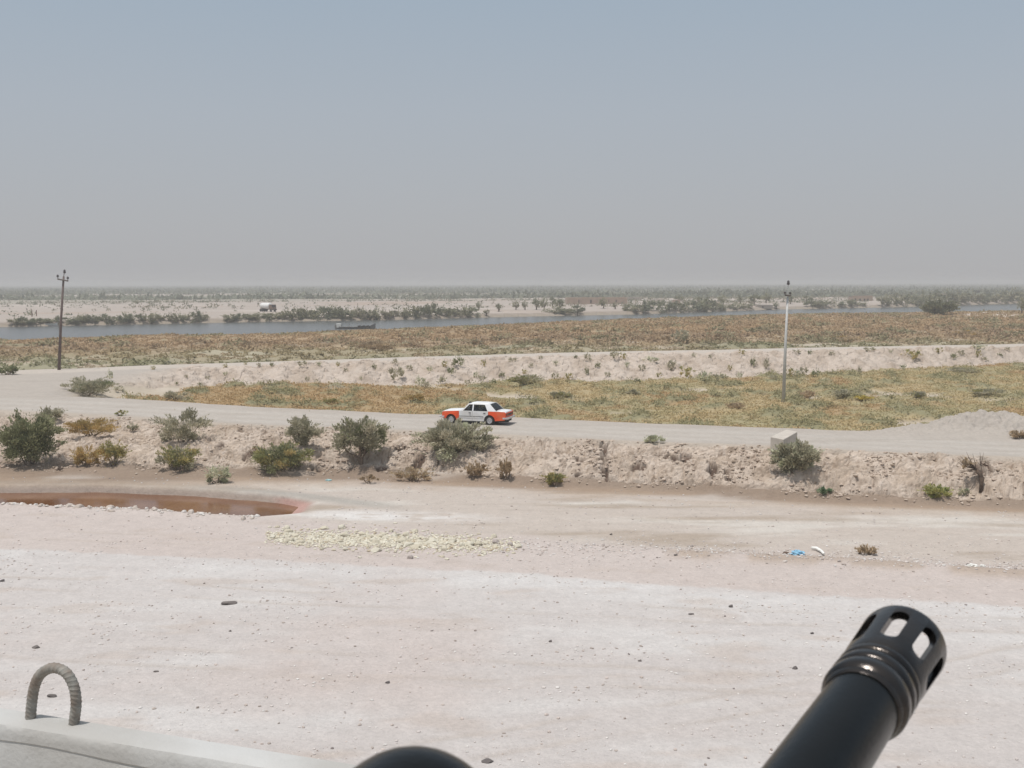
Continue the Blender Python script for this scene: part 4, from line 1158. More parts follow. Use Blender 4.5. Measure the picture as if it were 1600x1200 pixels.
def build_car():
    p = hit(746, 661)
    dxr = -1.0; dyr = -(float(RFAR(p.x + 4)) - float(RFAR(p.x - 4))) / 8
    head = math.atan2(dyr, dxr)
    root = empty('taxi_sedan', (p.x, p.y, ZR + .005), head)
    X0 = 2.2
    def yf(x, z):
        y = .83 - .045 * abs((x - 2.2) / 2.2) ** 5
        if z > .88: y -= (z - .88) * .36
        if z < .5: y -= (.5 - z) * .12
        return y
    def panel(name, pts, side, mat, par=root, off=0.0, th=.035):
        bm = bmesh.new()
        o = [bm.verts.new((x - X0, side * (yf(x, z) + off), z)) for x, z in pts]
        i = [bm.verts.new((x - X0, side * (yf(x, z) + off - th), z)) for x, z in pts]
        n = len(pts)
        bm.faces.new(o); bm.faces.new(i[::-1])
        for k in range(n): bm.faces.new((o[k], i[k], i[(k + 1) % n], o[(k + 1) % n]))
        return from_bm(name, bm, mat, par, bevel=.006)
    def arch(cx, r, a0, a1, n=14):
        return [(cx + r * math.cos(math.radians(a0 + (a1 - a0) * k / n)), .29 + r * math.sin(math.radians(a0 + (a1 - a0) * k / n))) for k in range(n + 1)]
    def loft(name, secs, mat, smooth=True, th=.03, seg=8):
        """secs: (x, half width, edge z, crown z)"""
        bm = bmesh.new(); rows = []
        for (x, w, ze, zc) in secs:
            rows.append([bm.verts.new((x - X0, -w + 2 * w * k / seg, ze + (zc - ze) * (1 - abs(2 * k / seg - 1) ** 3))) for k in range(seg + 1)])
        for a, b in zip(rows, rows[1:]):
            for k in range(seg): bm.faces.new((a[k], a[k + 1], b[k + 1], b[k]))
        o = from_bm(name, bm, mat, root, smooth=smooth)
        s = o.modifiers.new('solid', 'SOLIDIFY'); s.thickness = th; s.offset = -1 if o.data.polygons[0].normal.z > 0 else 1
        return o
    # inner core
    bm = bmesh.new()
    bm_box(bm, .05 - X0, 4.33 - X0, -.62, .62, .2, .60)
    from_bm('body', bm, M_CABIN, root)
    for s in (1, -1):
        panel('front_fender', [(3.185, .24), (3.39, .24)] + arch(3.74, .355, 180, 8) + [(4.33, .36), (4.375, .46), (4.36, .72), (4.30, .80), (3.185, .868)], s, M_ORNG)
        d1 = panel('door', [(2.255, .24), (3.175, .24), (3.175, .872), (2.96, .885), (2.255, .885)], s, M_WHITE)
        d2 = panel('door', [(2.245, .24), (2.245, .885), (1.19, .885), (1.19, .66)] + arch(1.1, .365, 74, 0, 8) + [(1.475, .24)], s, M_WHITE)
        for d, hx in ((d1, 2.36), (d2, 1.36)):
            bm = bmesh.new(); y0 = s * yf(hx, .75)
            bm_box(bm, hx - X0, hx + .14 - X0, min(y0, y0 + s * .03), max(y0, y0 + s * .03), .74, .78)
            from_bm('handle', bm, M_TRIM, d)
        for d, xa, xb in ((d1, 2.27, 3.16), (d2, 1.5, 2.235)):
            bm = bmesh.new(); y0 = s * (yf(2.2, .53) + .004)
            bm_box(bm, xa - X0, xb - X0, min(y0, y0 + s * .012), max(y0, y0 + s * .012), .515, .545)
            from_bm('trim_strip', bm, M_TRIM, d)
        panel('rear_fender', [(1.18, .67)] + arch(1.1, .365, 82, 184, 12) + [(.62, .28), (.08, .32), (.03, .46), (.02, .80), (.08, .875), (1.18, .885)], s, M_ORNG)
        panel('pillar', [(.62, .885), (1.22, .885), (1.44, 1.285), (1.56, 1.33), (1.10, 1.33)], s, M_WHITE, off=-.004)
        panel('pillar', [(2.19, .885), (2.27, .885), (2.27, 1.29), (2.19, 1.29)], s, M_WHITE, off=-.004)
        panel('pillar', [(2.90, .885), (2.99, .885), (2.58, 1.33), (2.50, 1.29)], s, M_WHITE, off=-.004)
        panel('side_window', [(2.275, .89), (2.895, .89), (2.50, 1.285), (2.275, 1.285)], s, M_GLASS, off=-.015, th=.006)
        panel('side_window', [(1.225, .89), (2.185, .89), (2.185, 1.285), (1.44, 1.285)], s, M_GLASS, off=-.015, th=.006)
        panel('roof_rail', [(1.46, 1.288), (2.52, 1.292), (2.58, 1.335), (1.2, 1.335)], s, M_WHITE, off=-.002)
    loft('hood', [(3.00, .74, .885, .925), (3.4, .76, .872, .915), (3.9, .77, .845, .885), (4.25, .765, .815, .85), (4.37, .75, .78, .80)], M_WHITE)
    loft('roof', [(1.10, .60, 1.32, 1.345), (1.35, .635, 1.345, 1.385), (1.8, .65, 1.355, 1.41), (2.3, .645, 1.35, 1.405), (2.55, .62, 1.33, 1.36)], M_WHITE)
    loft('trunk_lid', [(.68, .73, .89, .93), (.4, .755, .885, .925), (.12, .76, .87, .905), (.02, .75, .80, .82)], M_WHITE)
    def quad(name, a, b, mat, th=.01):
        bm = bmesh.new()
        v = [bm.verts.new(q) for q in ((a[0] - X0, -a[1], a[2]), (a[0] - X0, a[1], a[2]), (b[0] - X0, b[1], b[2]), (b[0] - X0, -b[1], b[2]))]
        bm.faces.new(v); o = from_bm(name, bm, mat, root)
        s_ = o.modifiers.new('solid', 'SOLIDIFY'); s_.thickness = th
        return o
    quad('windscreen', (2.98, .74, .90), (2.56, .61, 1.33), M_GLASS)
    quad('rear_window', (.68, .72, .91), (1.10, .59, 1.33), M_GLASS)
    bm = bmesh.new(); bm_box(bm, -.0 - X0, .05 - X0, -.76, .76, .42, .80); from_bm('rear_panel', bm, M_ORNG, root, bevel=.01)
    for s in (1, -1):
        bm = bmesh.new(); bm_box(bm, -.025 - X0, -.002 - X0, min(s * .28, s * .74), max(s * .28, s * .74), .60, .76)
        from_bm('tail_light', bm, M_TAIL, root, bevel=.005)
        bm = bmesh.new(); bm_box(bm, 4.375 - X0, 4.40 - X0, min(s * .42, s * .70), max(s * .42, s * .70), .58, .74)
        from_bm('headlight', bm, M_LAMP, root, bevel=.005)
    bm = bmesh.new(); bm_box(bm, 4.34 - X0, 4.372 - X0, -.73, .73, .5, .78); from_bm('grille', bm, M_TRIM, root)
    bm = bmesh.new(); bm_box(bm, -.02 - X0, -.004 - X0, -.26, .26, .60, .74); from_bm('licence_plate', bm, M_TRIM, root)
    for xa, xb in ((-.14, -.02), (4.41, 4.53)):
        bm = bmesh.new(); bm_box(bm, xa - X0, xb - X0, -.82, .82, .40, .52)
        for s in (1, -1):
            q = (xa, xa + .34) if xa < 0 else (xb - .34, xb)
            bm_box(bm, q[0] - X0, q[1] - X0, min(s * .80, s * .855), max(s * .80, s * .855), .405, .515)
        from_bm('bumper', bm, M_CHROME, root, bevel=.015)
    bm = bmesh.new(); bm_tube(bm, [(3.2 - X0, .35, .2), (.3 - X0, .35, .2), (-.1 - X0, .4, .22)], [.03, .03, .03], 6); from_bm('exhaust', bm, M_TRIM, root)
    for cx in (3.74, 1.1):
        for s in (1, -1):
            w = empty('wheel', (cx - X0, s * .70, .29)); w.parent = root
            R90 = Matrix.Rotation(-s * PI / 2, 4, 'X')
            bm = bmesh.new()
            bm_lathe(bm, [(-.09, .18), (-.095, .26), (-.07, .286), (.07, .286), (.095, .26), (.09, .18)], R90, 28)
            from_bm('tyre', bm, M_RUB, w, smooth=True)
            bm = bmesh.new()
            bm_lathe(bm, [(.085, .19), (.095, .175), (.05, .16), (.045, .08), (.075, .06), (.08, 0)], R90, 28)
            from_bm('rim', bm, M_RIM, w, smooth=False)
    for sx, sy in ((1.55, 0), (2.35, .36), (2.35, -.36)):
        bm = bmesh.new()
        wd = .55 if sy == 0 else .22
        bm_box(bm, sx - X0, sx + .5 - X0, sy - wd, sy + wd, .602, .70); bm_box(bm, sx - .05 - X0, sx + .06 - X0, sy - wd, sy + wd, .66, 1.12)
        from_bm('seat', bm, M_CABIN, root, bevel=.03)
    bm = bmesh.new(); bm_box(bm, 2.78 - X0, 3.0 - X0, -.68, .68, .605, .86); from_bm('dashboard', bm, M_CABIN, root)
    tag(root, 'old white sedan with orange fenders driving left on the dirt road', 'car')
    return root, head
car, head = build_car()

M_SKIN = mat_simple('skin', (.30, .17, .11), .6)
M_SHIRT = mat_simple('light_shirt', (.62, .62, .60), .9)
M_HAIR = mat_simple('dark_hair', (.02, .017, .015), .7)
def skinned(name, verts, edges, rads, mat, parent, levels=1):
    me = bpy.data.meshes.new(name); me.from_pydata(verts, edges, []); me.materials.append(mat)
    o = bpy.data.objects.new(name, me); COL.objects.link(o); o.parent = parent
    sk = o.modifiers.new('skin', 'SKIN'); sk.use_smooth_shade = True
    for i, r in enumerate(rads): me.skin_vertices[0].data[i].radius = (r, r) if not isinstance(r, tuple) else r
    me.skin_vertices[0].data[0].use_root = True
    sb = o.modifiers.new('sub', 'SUBSURF'); sb.levels = levels; sb.render_levels = levels
    return o
cw = Matrix.Translation(car.location) @ Matrix.Rotation(head, 4, 'Z')
def seated_person():
    root = empty('person', cw @ Vector((2.52 - 2.2, .36, .70)), head)
    V = [(0, 0, .06), (.0, 0, .25), (.01, 0, .40), (.03, 0, .50), (.05, 0, .57), (.06, 0, .65),             # spine, neck, head
         (.02, .17, .40), (.10, .31, .24), (.27, .36, .22), (.33, .34, .23),                               # left arm along the sill
         (.02, -.17, .40), (.16, -.23, .20), (.34, -.10, .26), (.39, -.07, .28),                           # right arm to the wheel
         (.22, .10, .06), (.44, .11, .06), (.22, -.10, .06), (.44, -.11, .06), (.62, .11, -.12), (.62, -.11, -.12)]
    E = [(0, 1), (1, 2), (2, 3), (3, 4), (4, 5), (2, 6), (6, 7), (7, 8), (8, 9), (2, 10), (10, 11), (11, 12), (12, 13), (0, 14), (14, 15), (0, 16), (16, 17), (15, 18), (17, 19)]
    Rr = [.13, .13, .14, .055, .085, .09, .06, .045, .035, .03, .06, .045, .035, .03, .075, .06, .075, .06, .045, .045]
    skinned('body', V, E, Rr, M_SKIN, root)
    sh = skinned('shirt', [V[0], V[1], V[2], (.02, 0, .45), V[6], V[7], V[10], V[11]], [(0, 1), (1, 2), (2, 3), (2, 4), (4, 5), (2, 6), (6, 7)], [.15, .145, .155, .07, .075, .06, .075, .06], M_SHIRT, root)
    bm = bmesh.new(); bmesh.ops.create_icosphere(bm, subdivisions=2, radius=.098)
    for v in bm.verts: v.co = Vector((v.co.x * 1.05 + .03, v.co.y * .9, max(v.co.z, -.02) * 1.0 + .655))
    from_bm('hair', bm, M_HAIR, root, smooth=True)
    tag(root, 'driver in a light shirt seated at the left window of the orange and white car', 'person')
seated_person()

# ------------------------------------------------------------------ truck, boats, people and buildings across the river
M_TANK = mat_simple('white_tank_paint', (.74, .74, .72), .5, scale=1, var=.05, dirt=(.45, .38, .32), dirt_amt=.2)
M_CAB = mat_simple('brown_cab_paint', (.16, .105, .075), .6, scale=2, var=.15)
M_CHAS = mat_simple('dark_chassis', (.05, .045, .04), .8)
p = hit(419, 487)
hd = math.radians(-38)
root = empty('tanker_truck', (p.x, p.y, p.z), hd)
bm = bmesh.new(); bm_box(bm, -3.4, 3.3, -.5, .5, .75, 1.0); bm_box(bm, -3.4, -3.2, -1.0, 1.0, .7, .95)
from_bm('chassis', bm, M_CHAS, root)
bm = bmesh.new()
bm_lathe(bm, [(-3.5, 0), (-3.48, .6), (-3.35, .98), (-3.2, 1.06), (1.1, 1.06), (1.25, .98), (1.38, .6), (1.4, 0)], Matrix.Translation((0, 0, 2.05)) @ Matrix.Rotation(PI / 2, 4, 'Y'), 24)
tk = from_bm('tank', bm, M_TANK, root, smooth=True)
bm = bmesh.new(); bm_lathe(bm, [(0, .3), (.2, .3), (.22, 0)], Matrix.Translation((-1, 0, 3.08)), 14); from_bm('hatch', bm, M_TANK, tk)
bm = bmesh.new(); vs = bm_box(bm, 1.7, 3.4, -1.05, 1.05, .8, 2.55)
for v in vs:
    if v.co.x > 3 and v.co.z > 2: v.co.x -= .35
from_bm('cab', bm, M_CAB, root, bevel=.08)
bm = bmesh.new(); vs = bm_box(bm, 3.0, 3.32, -.92, .92, 1.7, 2.4)
for v in vs:
    v.co.x = 3.43 - (v.co.z - .8) * .2 + (.012 if v.co.x > 3.1 else -.05)
from_bm('windscreen', bm, M_TRIM, root)
bm = bmesh.new(); bm_box(bm, 3.38, 3.55, -1.05, 1.05, .55, .85); from_bm('bumper', bm, M_CHAS, root)
for wx in (2.55, -1.9, -3.0):
    for s in (1, -1):
        w = empty('wheel', (wx, s * .9, .5)); w.parent = root
        bm = bmesh.new(); bm_lathe(bm, [(-.16, .25), (-.16, .46), (-.1, .5), (.1, .5), (.16, .46), (.16, .25)], Matrix.Rotation(-s * PI / 2, 4, 'X'), 18)
        from_bm('tyre', bm, M_RUB, w, smooth=True)
        bm = bmesh.new(); bm_lathe(bm, [(.14, .26), (.08, .2), (.1, 0)], Matrix.Rotation(-s * PI / 2, 4, 'X'), 14); from_bm('rim', bm, M_CHAS, w)
tag(root, 'white tanker truck with a brown cab on the sandy plain beyond the river', 'truck')

M_HULL = mat_simple('dark_hull', (.17, .16, .15), .7, var=.2)
M_CARGO = mat_simple('dark_cargo', (.045, .04, .038), .9, var=.3)
M_BWHITE = mat_simple('boat_white', (.62, .61, .57), .6)
def hull_bm(Ln, Wd, dk, bow, stern, n=26):
    bm = bmesh.new(); rows = []
    for i in range(n + 1):
        t = i / n; x = -Ln / 2 + Ln * t
        w = Wd / 2 * (1 - abs(2 * t - 1) ** 4 * .93)
        sheer = dk + bow * max(0, (t - .72) / .28) ** 2 + stern * max(0, (.2 - t) / .2) ** 2
        rows.append([bm.verts.new(q) for q in ((x, -w, sheer), (x, -w * .85, .1), (x, -w * .5, -.35), (x, w * .5, -.35), (x, w * .85, .1), (x, w, sheer), (x, w - .12, sheer - .02), (x, w * .7, .12), (x, -w * .7, .12), (x, -w + .12, sheer - .02))])
    for a, b in zip(rows, rows[1:]):
        for k in range(10): bm.faces.new((a[k], a[(k + 1) % 10], b[(k + 1) % 10], b[k]))
    bm.faces.new(rows[0][::-1]); bm.faces.new(rows[-1])
    return bm
x_, y_ = at(555, 513.5, ZW)
root = empty('river_barge', (x_, y_, ZW + .02), math.radians(4))
from_bm('hull', hull_bm(10.8, 2.6, .50, .95, .6), M_HULL, root)
bm = bmesh.new(); bm_box(bm, -4.9, -3.7, -.8, .8, .3, 1.35); wh = from_bm('wheelhouse', bm, M_BWHITE, root, bevel=.05)
bm = bmesh.new(); bm_box(bm, -4.1, -3.67, -.5, .5, .7, 1.15); from_bm('window', bm, M_TRIM, wh)
bm = bmesh.new()
for i in range(9): bm_box(bm, .7 + i * .37, 1.04 + i * .37, -.95, .95, .2, .78 + .10 * math.sin(i * 2.1))
from_bm('cargo', bm, M_CARGO, root, bevel=.04)
bm = bmesh.new(); bm_tube(bm, [(-1.6, 0, .2), (-1.6, 0, 1.7)], [.06, .05], 6); from_bm('mast', bm, M_HULL, root)
tag(root, 'long low dark barge with a small white wheelhouse, afloat on the river', 'boat')
bm = bmesh.new(); bmesh.ops.create_uvsphere(bm, u_segments=10, v_segments=6, radius=.22)
x_, y_ = at(79, 509.3, ZW)
root = empty('rowing_boat', (x_, y_ , ZW + .25), math.radians(-3)); bm.free()
from_bm('hull', hull_bm(4.2, 1.4, .45, .35, .2, 16), M_BWHITE, root)
bm = bmesh.new(); bm_box(bm, -.2, .1, -.55, .55, .3, .36); from_bm('seat', bm, M_HULL, root)
tag(root, 'small white rowing boat at the far bank behind the dark pole', 'boat')
M_REDP = mat_simple('rusty_post', (.16, .08, .06), .9)
for (u, v, lab) in ((50, 495, 'left one of two rust-brown posts on the far plain at left'), (57, 494, 'right one of two rust-brown posts on the far plain at left')):
    p = hit(u, v); bm = bmesh.new()
    bm_tube(bm, [(0, 0, -.2), (.05, 0, 1.9)], [.16, .12], 8)
    o = from_bm('post', bm, M_REDP); o.location = p; tag(o, lab, 'post')

M_MUD = mat_simple('mud_brick', (.34, .25, .19), .95, scale=.6, var=.12, bump=.03, bscale=4)
M_MUDP = mat_simple('pale_plaster', (.50, .44, .39), .9, scale=.5, var=.1)
M_MUDG = mat_simple('grey_mud', (.31, .265, .225), .95, scale=.6, var=.15)
M_DARKIN = mat_simple('dark_wall_and_shade', (.035, .03, .028), .95)  # near-black: the dark tower's wall, and painted shade in openings and holes
def house(u0, u1, vb, hpx, depth, mat, openings, label, name='mud_house', roofmat=None, ragged=0):
    a, b = hit(u0, vb), hit(u1, vb)
    y_ = (a.y + b.y) / 2; s = y_ / F
    xa, xb = (u0 - 800) * s, (u1 - 800) * s
    W = xb - xa; Hh = hpx * s; z0 = min(a.z, b.z) - .2
    root = empty(name, ((xa + xb) / 2, y_, z0), math.radians(rr.uniform(-4, 4)))
    # front wall built round its openings (left, right, bottom, top as fractions)
    bm = bmesh.new(); t = .35
    cuts = sorted(openings); x = -W / 2
    for (l_, r_, bo, to) in cuts:
        xl_, xr_ = -W / 2 + W * l_, -W / 2 + W * r_
        if xl_ > x: bm_box(bm, x, xl_, 0, t, 0, Hh)
        if bo > 0: bm_box(bm, xl_, xr_, 0, t, 0, Hh * bo)
        bm_box(bm, xl_, xr_, 0, t, Hh * to, Hh)
        x = xr_
    bm_box(bm, x, W / 2, 0, t, 0, Hh)
    bm_box(bm, -W / 2, -W / 2 + t, t, depth, 0, Hh * (1 - ragged)); bm_box(bm, W / 2 - t, W / 2, t, depth, 0, Hh)
    bm_box(bm, -W / 2 + t, W / 2 - t, depth - t, depth, 0, Hh * (1 - ragged * .5))
    from_bm('wall', bm, mat, root)
    if not ragged:
        bm = bmesh.new(); bm_box(bm, -W / 2 + t + .01, W / 2 - t - .01, t + .01, depth - t - .01, Hh * .90, Hh * .96)
        from_bm('roof', bm, roofmat or mat, root)
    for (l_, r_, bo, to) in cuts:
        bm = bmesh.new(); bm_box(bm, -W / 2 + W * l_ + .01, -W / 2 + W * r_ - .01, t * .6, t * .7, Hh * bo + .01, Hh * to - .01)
        from_bm('door' if bo == 0 else 'window', bm, M_DARKIN, root)  # near-black panel stands in for the shade inside the opening
    tag(root, label, 'building')
    return root
house(886, 980, 475.5, 11, 14, M_MUD, [(.19, .205, .3, .72), (.385, .41, .2, .70), (.69, .70, .35, .75), (.81, .825, .35, .7)], 'long reddish mud-brick compound wall beyond the river', 'mud_compound')
house(980, 1002, 469, 5, 8, M_MUDG, [(.4, .5, 0, .7)], 'low pale mud house just right of the long compound', roofmat=M_MUDP)
house(1022, 1038, 471.5, 5, 7, M_MUDP, [(.4, .55, 0, .7)], 'small whitish flat-roofed house right of the low pale one')
house(1052, 1062, 475, 7, 6, M_MUD, [(.3, .6, .4, .75)], 'small square pinkish house left of the long flat-roofed house')
house(1084, 1125, 478, 6, 8, M_MUD, [(.12, .17, 0, .75), (.5, .56, .3, .7), (.8, .84, .3, .7)], 'long flat-roofed house with a pale roof edge near the water', roofmat=M_MUDP)
house(1183, 1207, 482, 6, 7, M_MUDG, [(.3, .4, .3, .7)], 'pale low shed close to the water left of the pale pole')
house(1332, 1362, 470.5, 9, 10, M_MUD, [(.08, .16, 0, .55), (.32, .40, .1, .5), (.55, .63, .1, .5), (.72, .80, .1, .5)], 'ruined roofless brick building with gaping openings, beyond the river at right', 'ruin', ragged=.35)
house(1465, 1484, 464, 6, 9, M_MUDG, [(.4, .5, 0, .6)], 'grey flat block on the plain above the right river bend')
house(1523, 1529, 461.5, 8, 4, M_DARKIN, [(.4, .6, .5, .7)], 'small dark tower standing alone on the far plain at right', 'tower')

# ------------------------------------------------------------------ concrete block on the bank
M_CONC = mat_simple('weathered_concrete', (.47, .425, .37), .9, scale=2.5, var=.12, bump=.01, bscale=30)
TZ = 2.62
corners = [at(1204, 682.5, TZ), at(1224.5, 686.5, TZ), at(1246, 674.5, TZ), at(1228, 671, TZ)]
cx = sum(c[0] for c in corners) / 4; cy = sum(c[1] for c in corners) / 4
root = empty('concrete_block', (cx, cy, 1.0))
bm = bmesh.new()
top = [bm.verts.new((x - cx, y - cy, TZ - 1.0)) for x, y in corners]
bot = [bm.verts.new((x - cx, y - cy, -.35)) for x, y in corners]
bm.faces.new(top); bm.faces.new(bot[::-1])
for k in range(4): bm.faces.new((top[k], bot[k], bot[(k + 1) % 4], top[(k + 1) % 4]))
from_bm('block', bm, M_CONC, root, bevel=.03)
A, B = Vector((corners[1][0] - cx, corners[1][1] - cy, 0)), Vector((corners[2][0] - cx, corners[2][1] - cy, 0))
nrm = Vector(((B - A).y, -(B - A).x, 0)).normalized(); dr = (B - A).normalized()
for tt_, zz, hw, hh in ((.80, .98, .22, .12), (.28, .80, .14, .10)):
    c = A.lerp(B, tt_) + nrm * .004
    bm = bmesh.new()
    n_ = 12
    ring = [bm.verts.new(c + dr * (hw * math.cos(2 * PI * k / n_)) + Vector((0, 0, zz + hh * math.sin(2 * PI * k / n_)))) for k in range(n_)]
    ring2 = [bm.verts.new(v.co - nrm * .02) for v in ring]
    bm.faces.new(ring); bm.faces.new(ring2[::-1])
    for k in range(n_): bm.faces.new((ring[k], ring2[k], ring2[(k + 1) % n_], ring[(k + 1) % n_]))
    from_bm('hole_shade', bm, M_DARKIN, root)  # flat dark disc on the face, painted as a hole's shade
tag(root, 'rectangular concrete block jutting from the bank edge above the rounded bush', 'concrete block')

# ------------------------------------------------------------------ litter
M_BLUE = mat_simple('blue_plastic', (.24, .46, .62), .45, scale=8, var=.2)
M_WPL = mat_simple('white_plastic', (.75, .74, .70), .5, scale=6, var=.1)
M_TEAL = mat_simple('teal_plastic', (.35, .52, .52), .5)
def crumple(name, u, v, wpx, hpx, mat, label, cat, seed=1, z=0.0):
    x_, y_ = at(u, v, z); s = y_ / F
    r = random.Random(seed)
    bm = bmesh.new(); bmesh.ops.create_icosphere(bm, subdivisions=3, radius=.5)
    for q in bm.verts:
        n_ = q.co.normalized()
        f = 1 + .35 * math.sin(n_.x * 7 + seed) * math.cos(n_.y * 6) + .2 * math.sin(n_.z * 11 + n_.x * 5) + r.uniform(-.1, .1)
        q.co = Vector((q.co.x * f * wpx * s, q.co.y * f * wpx * s * .7, max(q.co.z, -.3) * f * hpx * s * 1.2))
    o = from_bm(name, bm, mat); o.location = (x_, y_, zg(x_, y_) + hpx * s * .25)
    tag(o, label, cat); return o
crumple('plastic_bag', 1247, 869, 20, 9, M_BLUE, 'crumpled light blue plastic bag on the debris ridge', 'plastic bag', 3)
crumple('paper_scrap', 1519, 889, 15, 5, M_WPL, 'flattened white scrap near the right edge of the flat', 'litter', 5)
crumple('paper_scrap', 1535, 890, 8, 5, M_WPL, 'small white crumpled bit touching the right of the flattened scrap', 'litter', 8)
crumple('plastic_scrap', 513, 751, 9, 3, M_TEAL, 'tiny pale teal plastic scrap at the bank foot left of the small tree', 'litter', 6)
crumple('plastic_scrap', 226, 762, 5, 4, M_WPL, 'tiny white scrap on the flat beyond the rust-red pool', 'litter', 7)
crumple('plastic_scrap', 1228, 867, 9, 5, M_CAB, 'small brown scrap touching the left of the blue bag', 'litter', 9)
pth = [(1268, 855), (1276, 856), (1283, 860), (1287, 866)]
P = []
for i, (u, v) in enumerate(pth):
    x_, y_ = at(u, v, .12); P.append(Vector((x_, y_, zg(x_, y_) + .10)))
c0 = P[0].copy(); bm = bmesh.new(); bm_tube(bm, [q - c0 for q in P], [.06, .07, .06, .05], 8)
o = from_bm('pipe_piece', bm, M_WPL, smooth=True); o.location = c0
tag(o, 'curved piece of white pipe lying right of the blue bag', 'litter')

# ------------------------------------------------------------------ bridge: parapet, lifting loop, deck
def mat_parapet():
    m = mat_simple('parapet_concrete', (.47, .465, .45), .9, scale=5, var=.06, bump=.0018, bscale=90, dirt=(.30, .28, .25), dirt_amt=.5)
    return m
M_PAR = mat_parapet()
ZT = CAM_H - .85
f0, f1 = Vector(at(0, 1105, ZT) + (0,)), Vector(at(575, 1197, ZT) + (0,))
n0 = Vector(at(0, 1133, ZT) + (0,)); n1 = Vector(at(440, 1198, ZT) + (0,))
dv = (f1 - f0).normalized(); nv = Vector((dv.y, -dv.x, 0))
if nv.y > 0: nv = -nv
wpar = ((n0 - f0).dot(nv) + (n1 - f0).dot(nv)) / 2
bm = bmesh.new(); rows = []
NS = 900
for i in range(NS + 1):
    s_ = -6 + 12 * i / NS
    nz = float(fbm(np.array([s_]), np.array([0.0]), .25, 4, 501)[0]); nz2 = float(fbm(np.array([s_]), np.array([5.0]), .06, 3, 511)[0]); nz3 = float(fbm(np.array([s_]), np.array([9.0]), .5, 3, 521)[0])
    w = wpar + nz2 * .0015
    lip = -.033 + nz3 * .016 + nz * .010
    prof = [(0, -.95), (0, -.003), (.003, 0), (w * .5, .0005), (w - .006, -.0005), (w, -.003 + nz2 * .002), (w + .004, -.010), (w + .006 + nz * .003, lip * .6), (w + .007 + nz * .003, lip),
            (w + .005 + nz2 * .002, lip - .002 + nz2 * .002), (w + .0045 + nz3 * .002, lip - .004), (w + .007 + nz2 * .002, lip - .010), (w + .012, -.10), (w + .02, -.5), (w + .02, -.95)]
    rows.append([bm.verts.new(f0 + dv * s_ + nv * a_ + Vector((0, 0, ZT + b_))) for a_, b_ in prof])
for a, b in zip(rows, rows[1:]):
    for k in range(len(a)): bm.faces.new((a[k], a[(k + 1) % len(a)], b[(k + 1) % len(a)], b[k]))
bm.faces.new(rows[0][::-1]); bm.faces.new(rows[-1])
par = from_bm('concrete_parapet', bm, M_PAR, smooth=True)
es = par.modifiers.new('edges', 'EDGE_SPLIT'); es.split_angle = math.radians(35)
tag(par, 'long pale concrete parapet of the bridge in the near left corner', 'parapet')
bm = bmesh.new()
a_, b_ = f0 - dv * 6 + nv * (-.4), f0 + dv * 6 + nv * (-.4)
q = [a_, b_, b_ + nv * 9, a_ + nv * 9]
vt = [bm.verts.new(v + Vector((0, 0, ZT - .96))) for v in q]; vb = [bm.verts.new(v + Vector((0, 0, ZT - 1.5))) for v in q]
bm.faces.new(vt); bm.faces.new(vb[::-1])
for k in range(4): bm.faces.new((vt[k], vb[k], vb[(k + 1) % 4], vt[(k + 1) % 4]))
o = from_bm('bridge_deck', bm, M_CONC); tag(o, kind='structure')

M_REBAR = mat_simple('rusty_grey_steel', (.25, .24, .215), .75, metal=.1, scale=60, var=.25, dirt=(.17, .11, .075), dirt_amt=.5)
pp = [(48, 1124), (49.5, 1100), (54, 1073), (64, 1053), (83, 1043.5), (103, 1051), (115.5, 1073), (119, 1100), (115.5, 1133)]
b0, b1 = at(49, 1122, ZT), at(115.5, 1131, ZT)
P = []
for u, v in pp:
    t = (u - 49) / 66.5; Y = lerp(b0[1], b1[1], t); d = ray(u, v); k = Y / d.y
    P.append(Vector((d.x * k, Y, CAM_H + d.z * k)))
P = [P[0] - Vector((0, 0, .03))] + P + [P[-1] - Vector((0, 0, .03))]
def cat(P, n):
    out = []
    Q = [P[0]] + P + [P[-1]]
    for i in range(1, len(Q) - 2):
        for k in range(n):
            t = k / n
            a, b, c, d = Q[i - 1], Q[i], Q[i + 1], Q[i + 2]
            out.append(.5 * ((2 * b) + (c - a) * t + (2 * a - 5 * b + 4 * c - d) * t * t + (3 * b - a - 3 * c + d) * t ** 3))
    out.append(P[-1]); return out
path = cat(P, 34)
side = (Vector((b1[0], b1[1], 0)) - Vector((b0[0], b0[1], 0))).normalized()
pn = Vector((side.y, -side.x, 0))
bm = bmesh.new(); rings = []; dist_ = 0; c0 = Vector((f0.x, f0.y, ZT))
for i, q in enumerate(path):
    d = (path[min(i + 1, len(path) - 1)] - path[max(i - 1, 0)]).normalized()
    if i: dist_ += (q - path[i - 1]).length
    b = pn; a = d.cross(b).normalized()
    ring = []
    for k in range(20):
        th = 2 * PI * k / 20
        ph = (dist_ / .0085 + 1.1 * abs(((th / PI) % 2) - 1)) % 1.0
        r = .0098 * (1 + .10 * max(0, 1 - abs(ph - .5) / .22)) + .0004 * (abs(math.sin(th)) > .95)
        ring.append(bm.verts.new(q + (a * math.cos(th) + b * math.sin(th)) * r - c0))
    rings.append(ring)
for A, B in zip(rings, rings[1:]):
    for k in range(20): bm.faces.new((A[k], A[(k + 1) % 20], B[(k + 1) % 20], B[k]))
o = from_bm('rebar_loop', bm, M_REBAR, smooth=True); o.location = c0
tag(o, 'arched ribbed steel lifting loop set in the concrete parapet', 'steel loop')

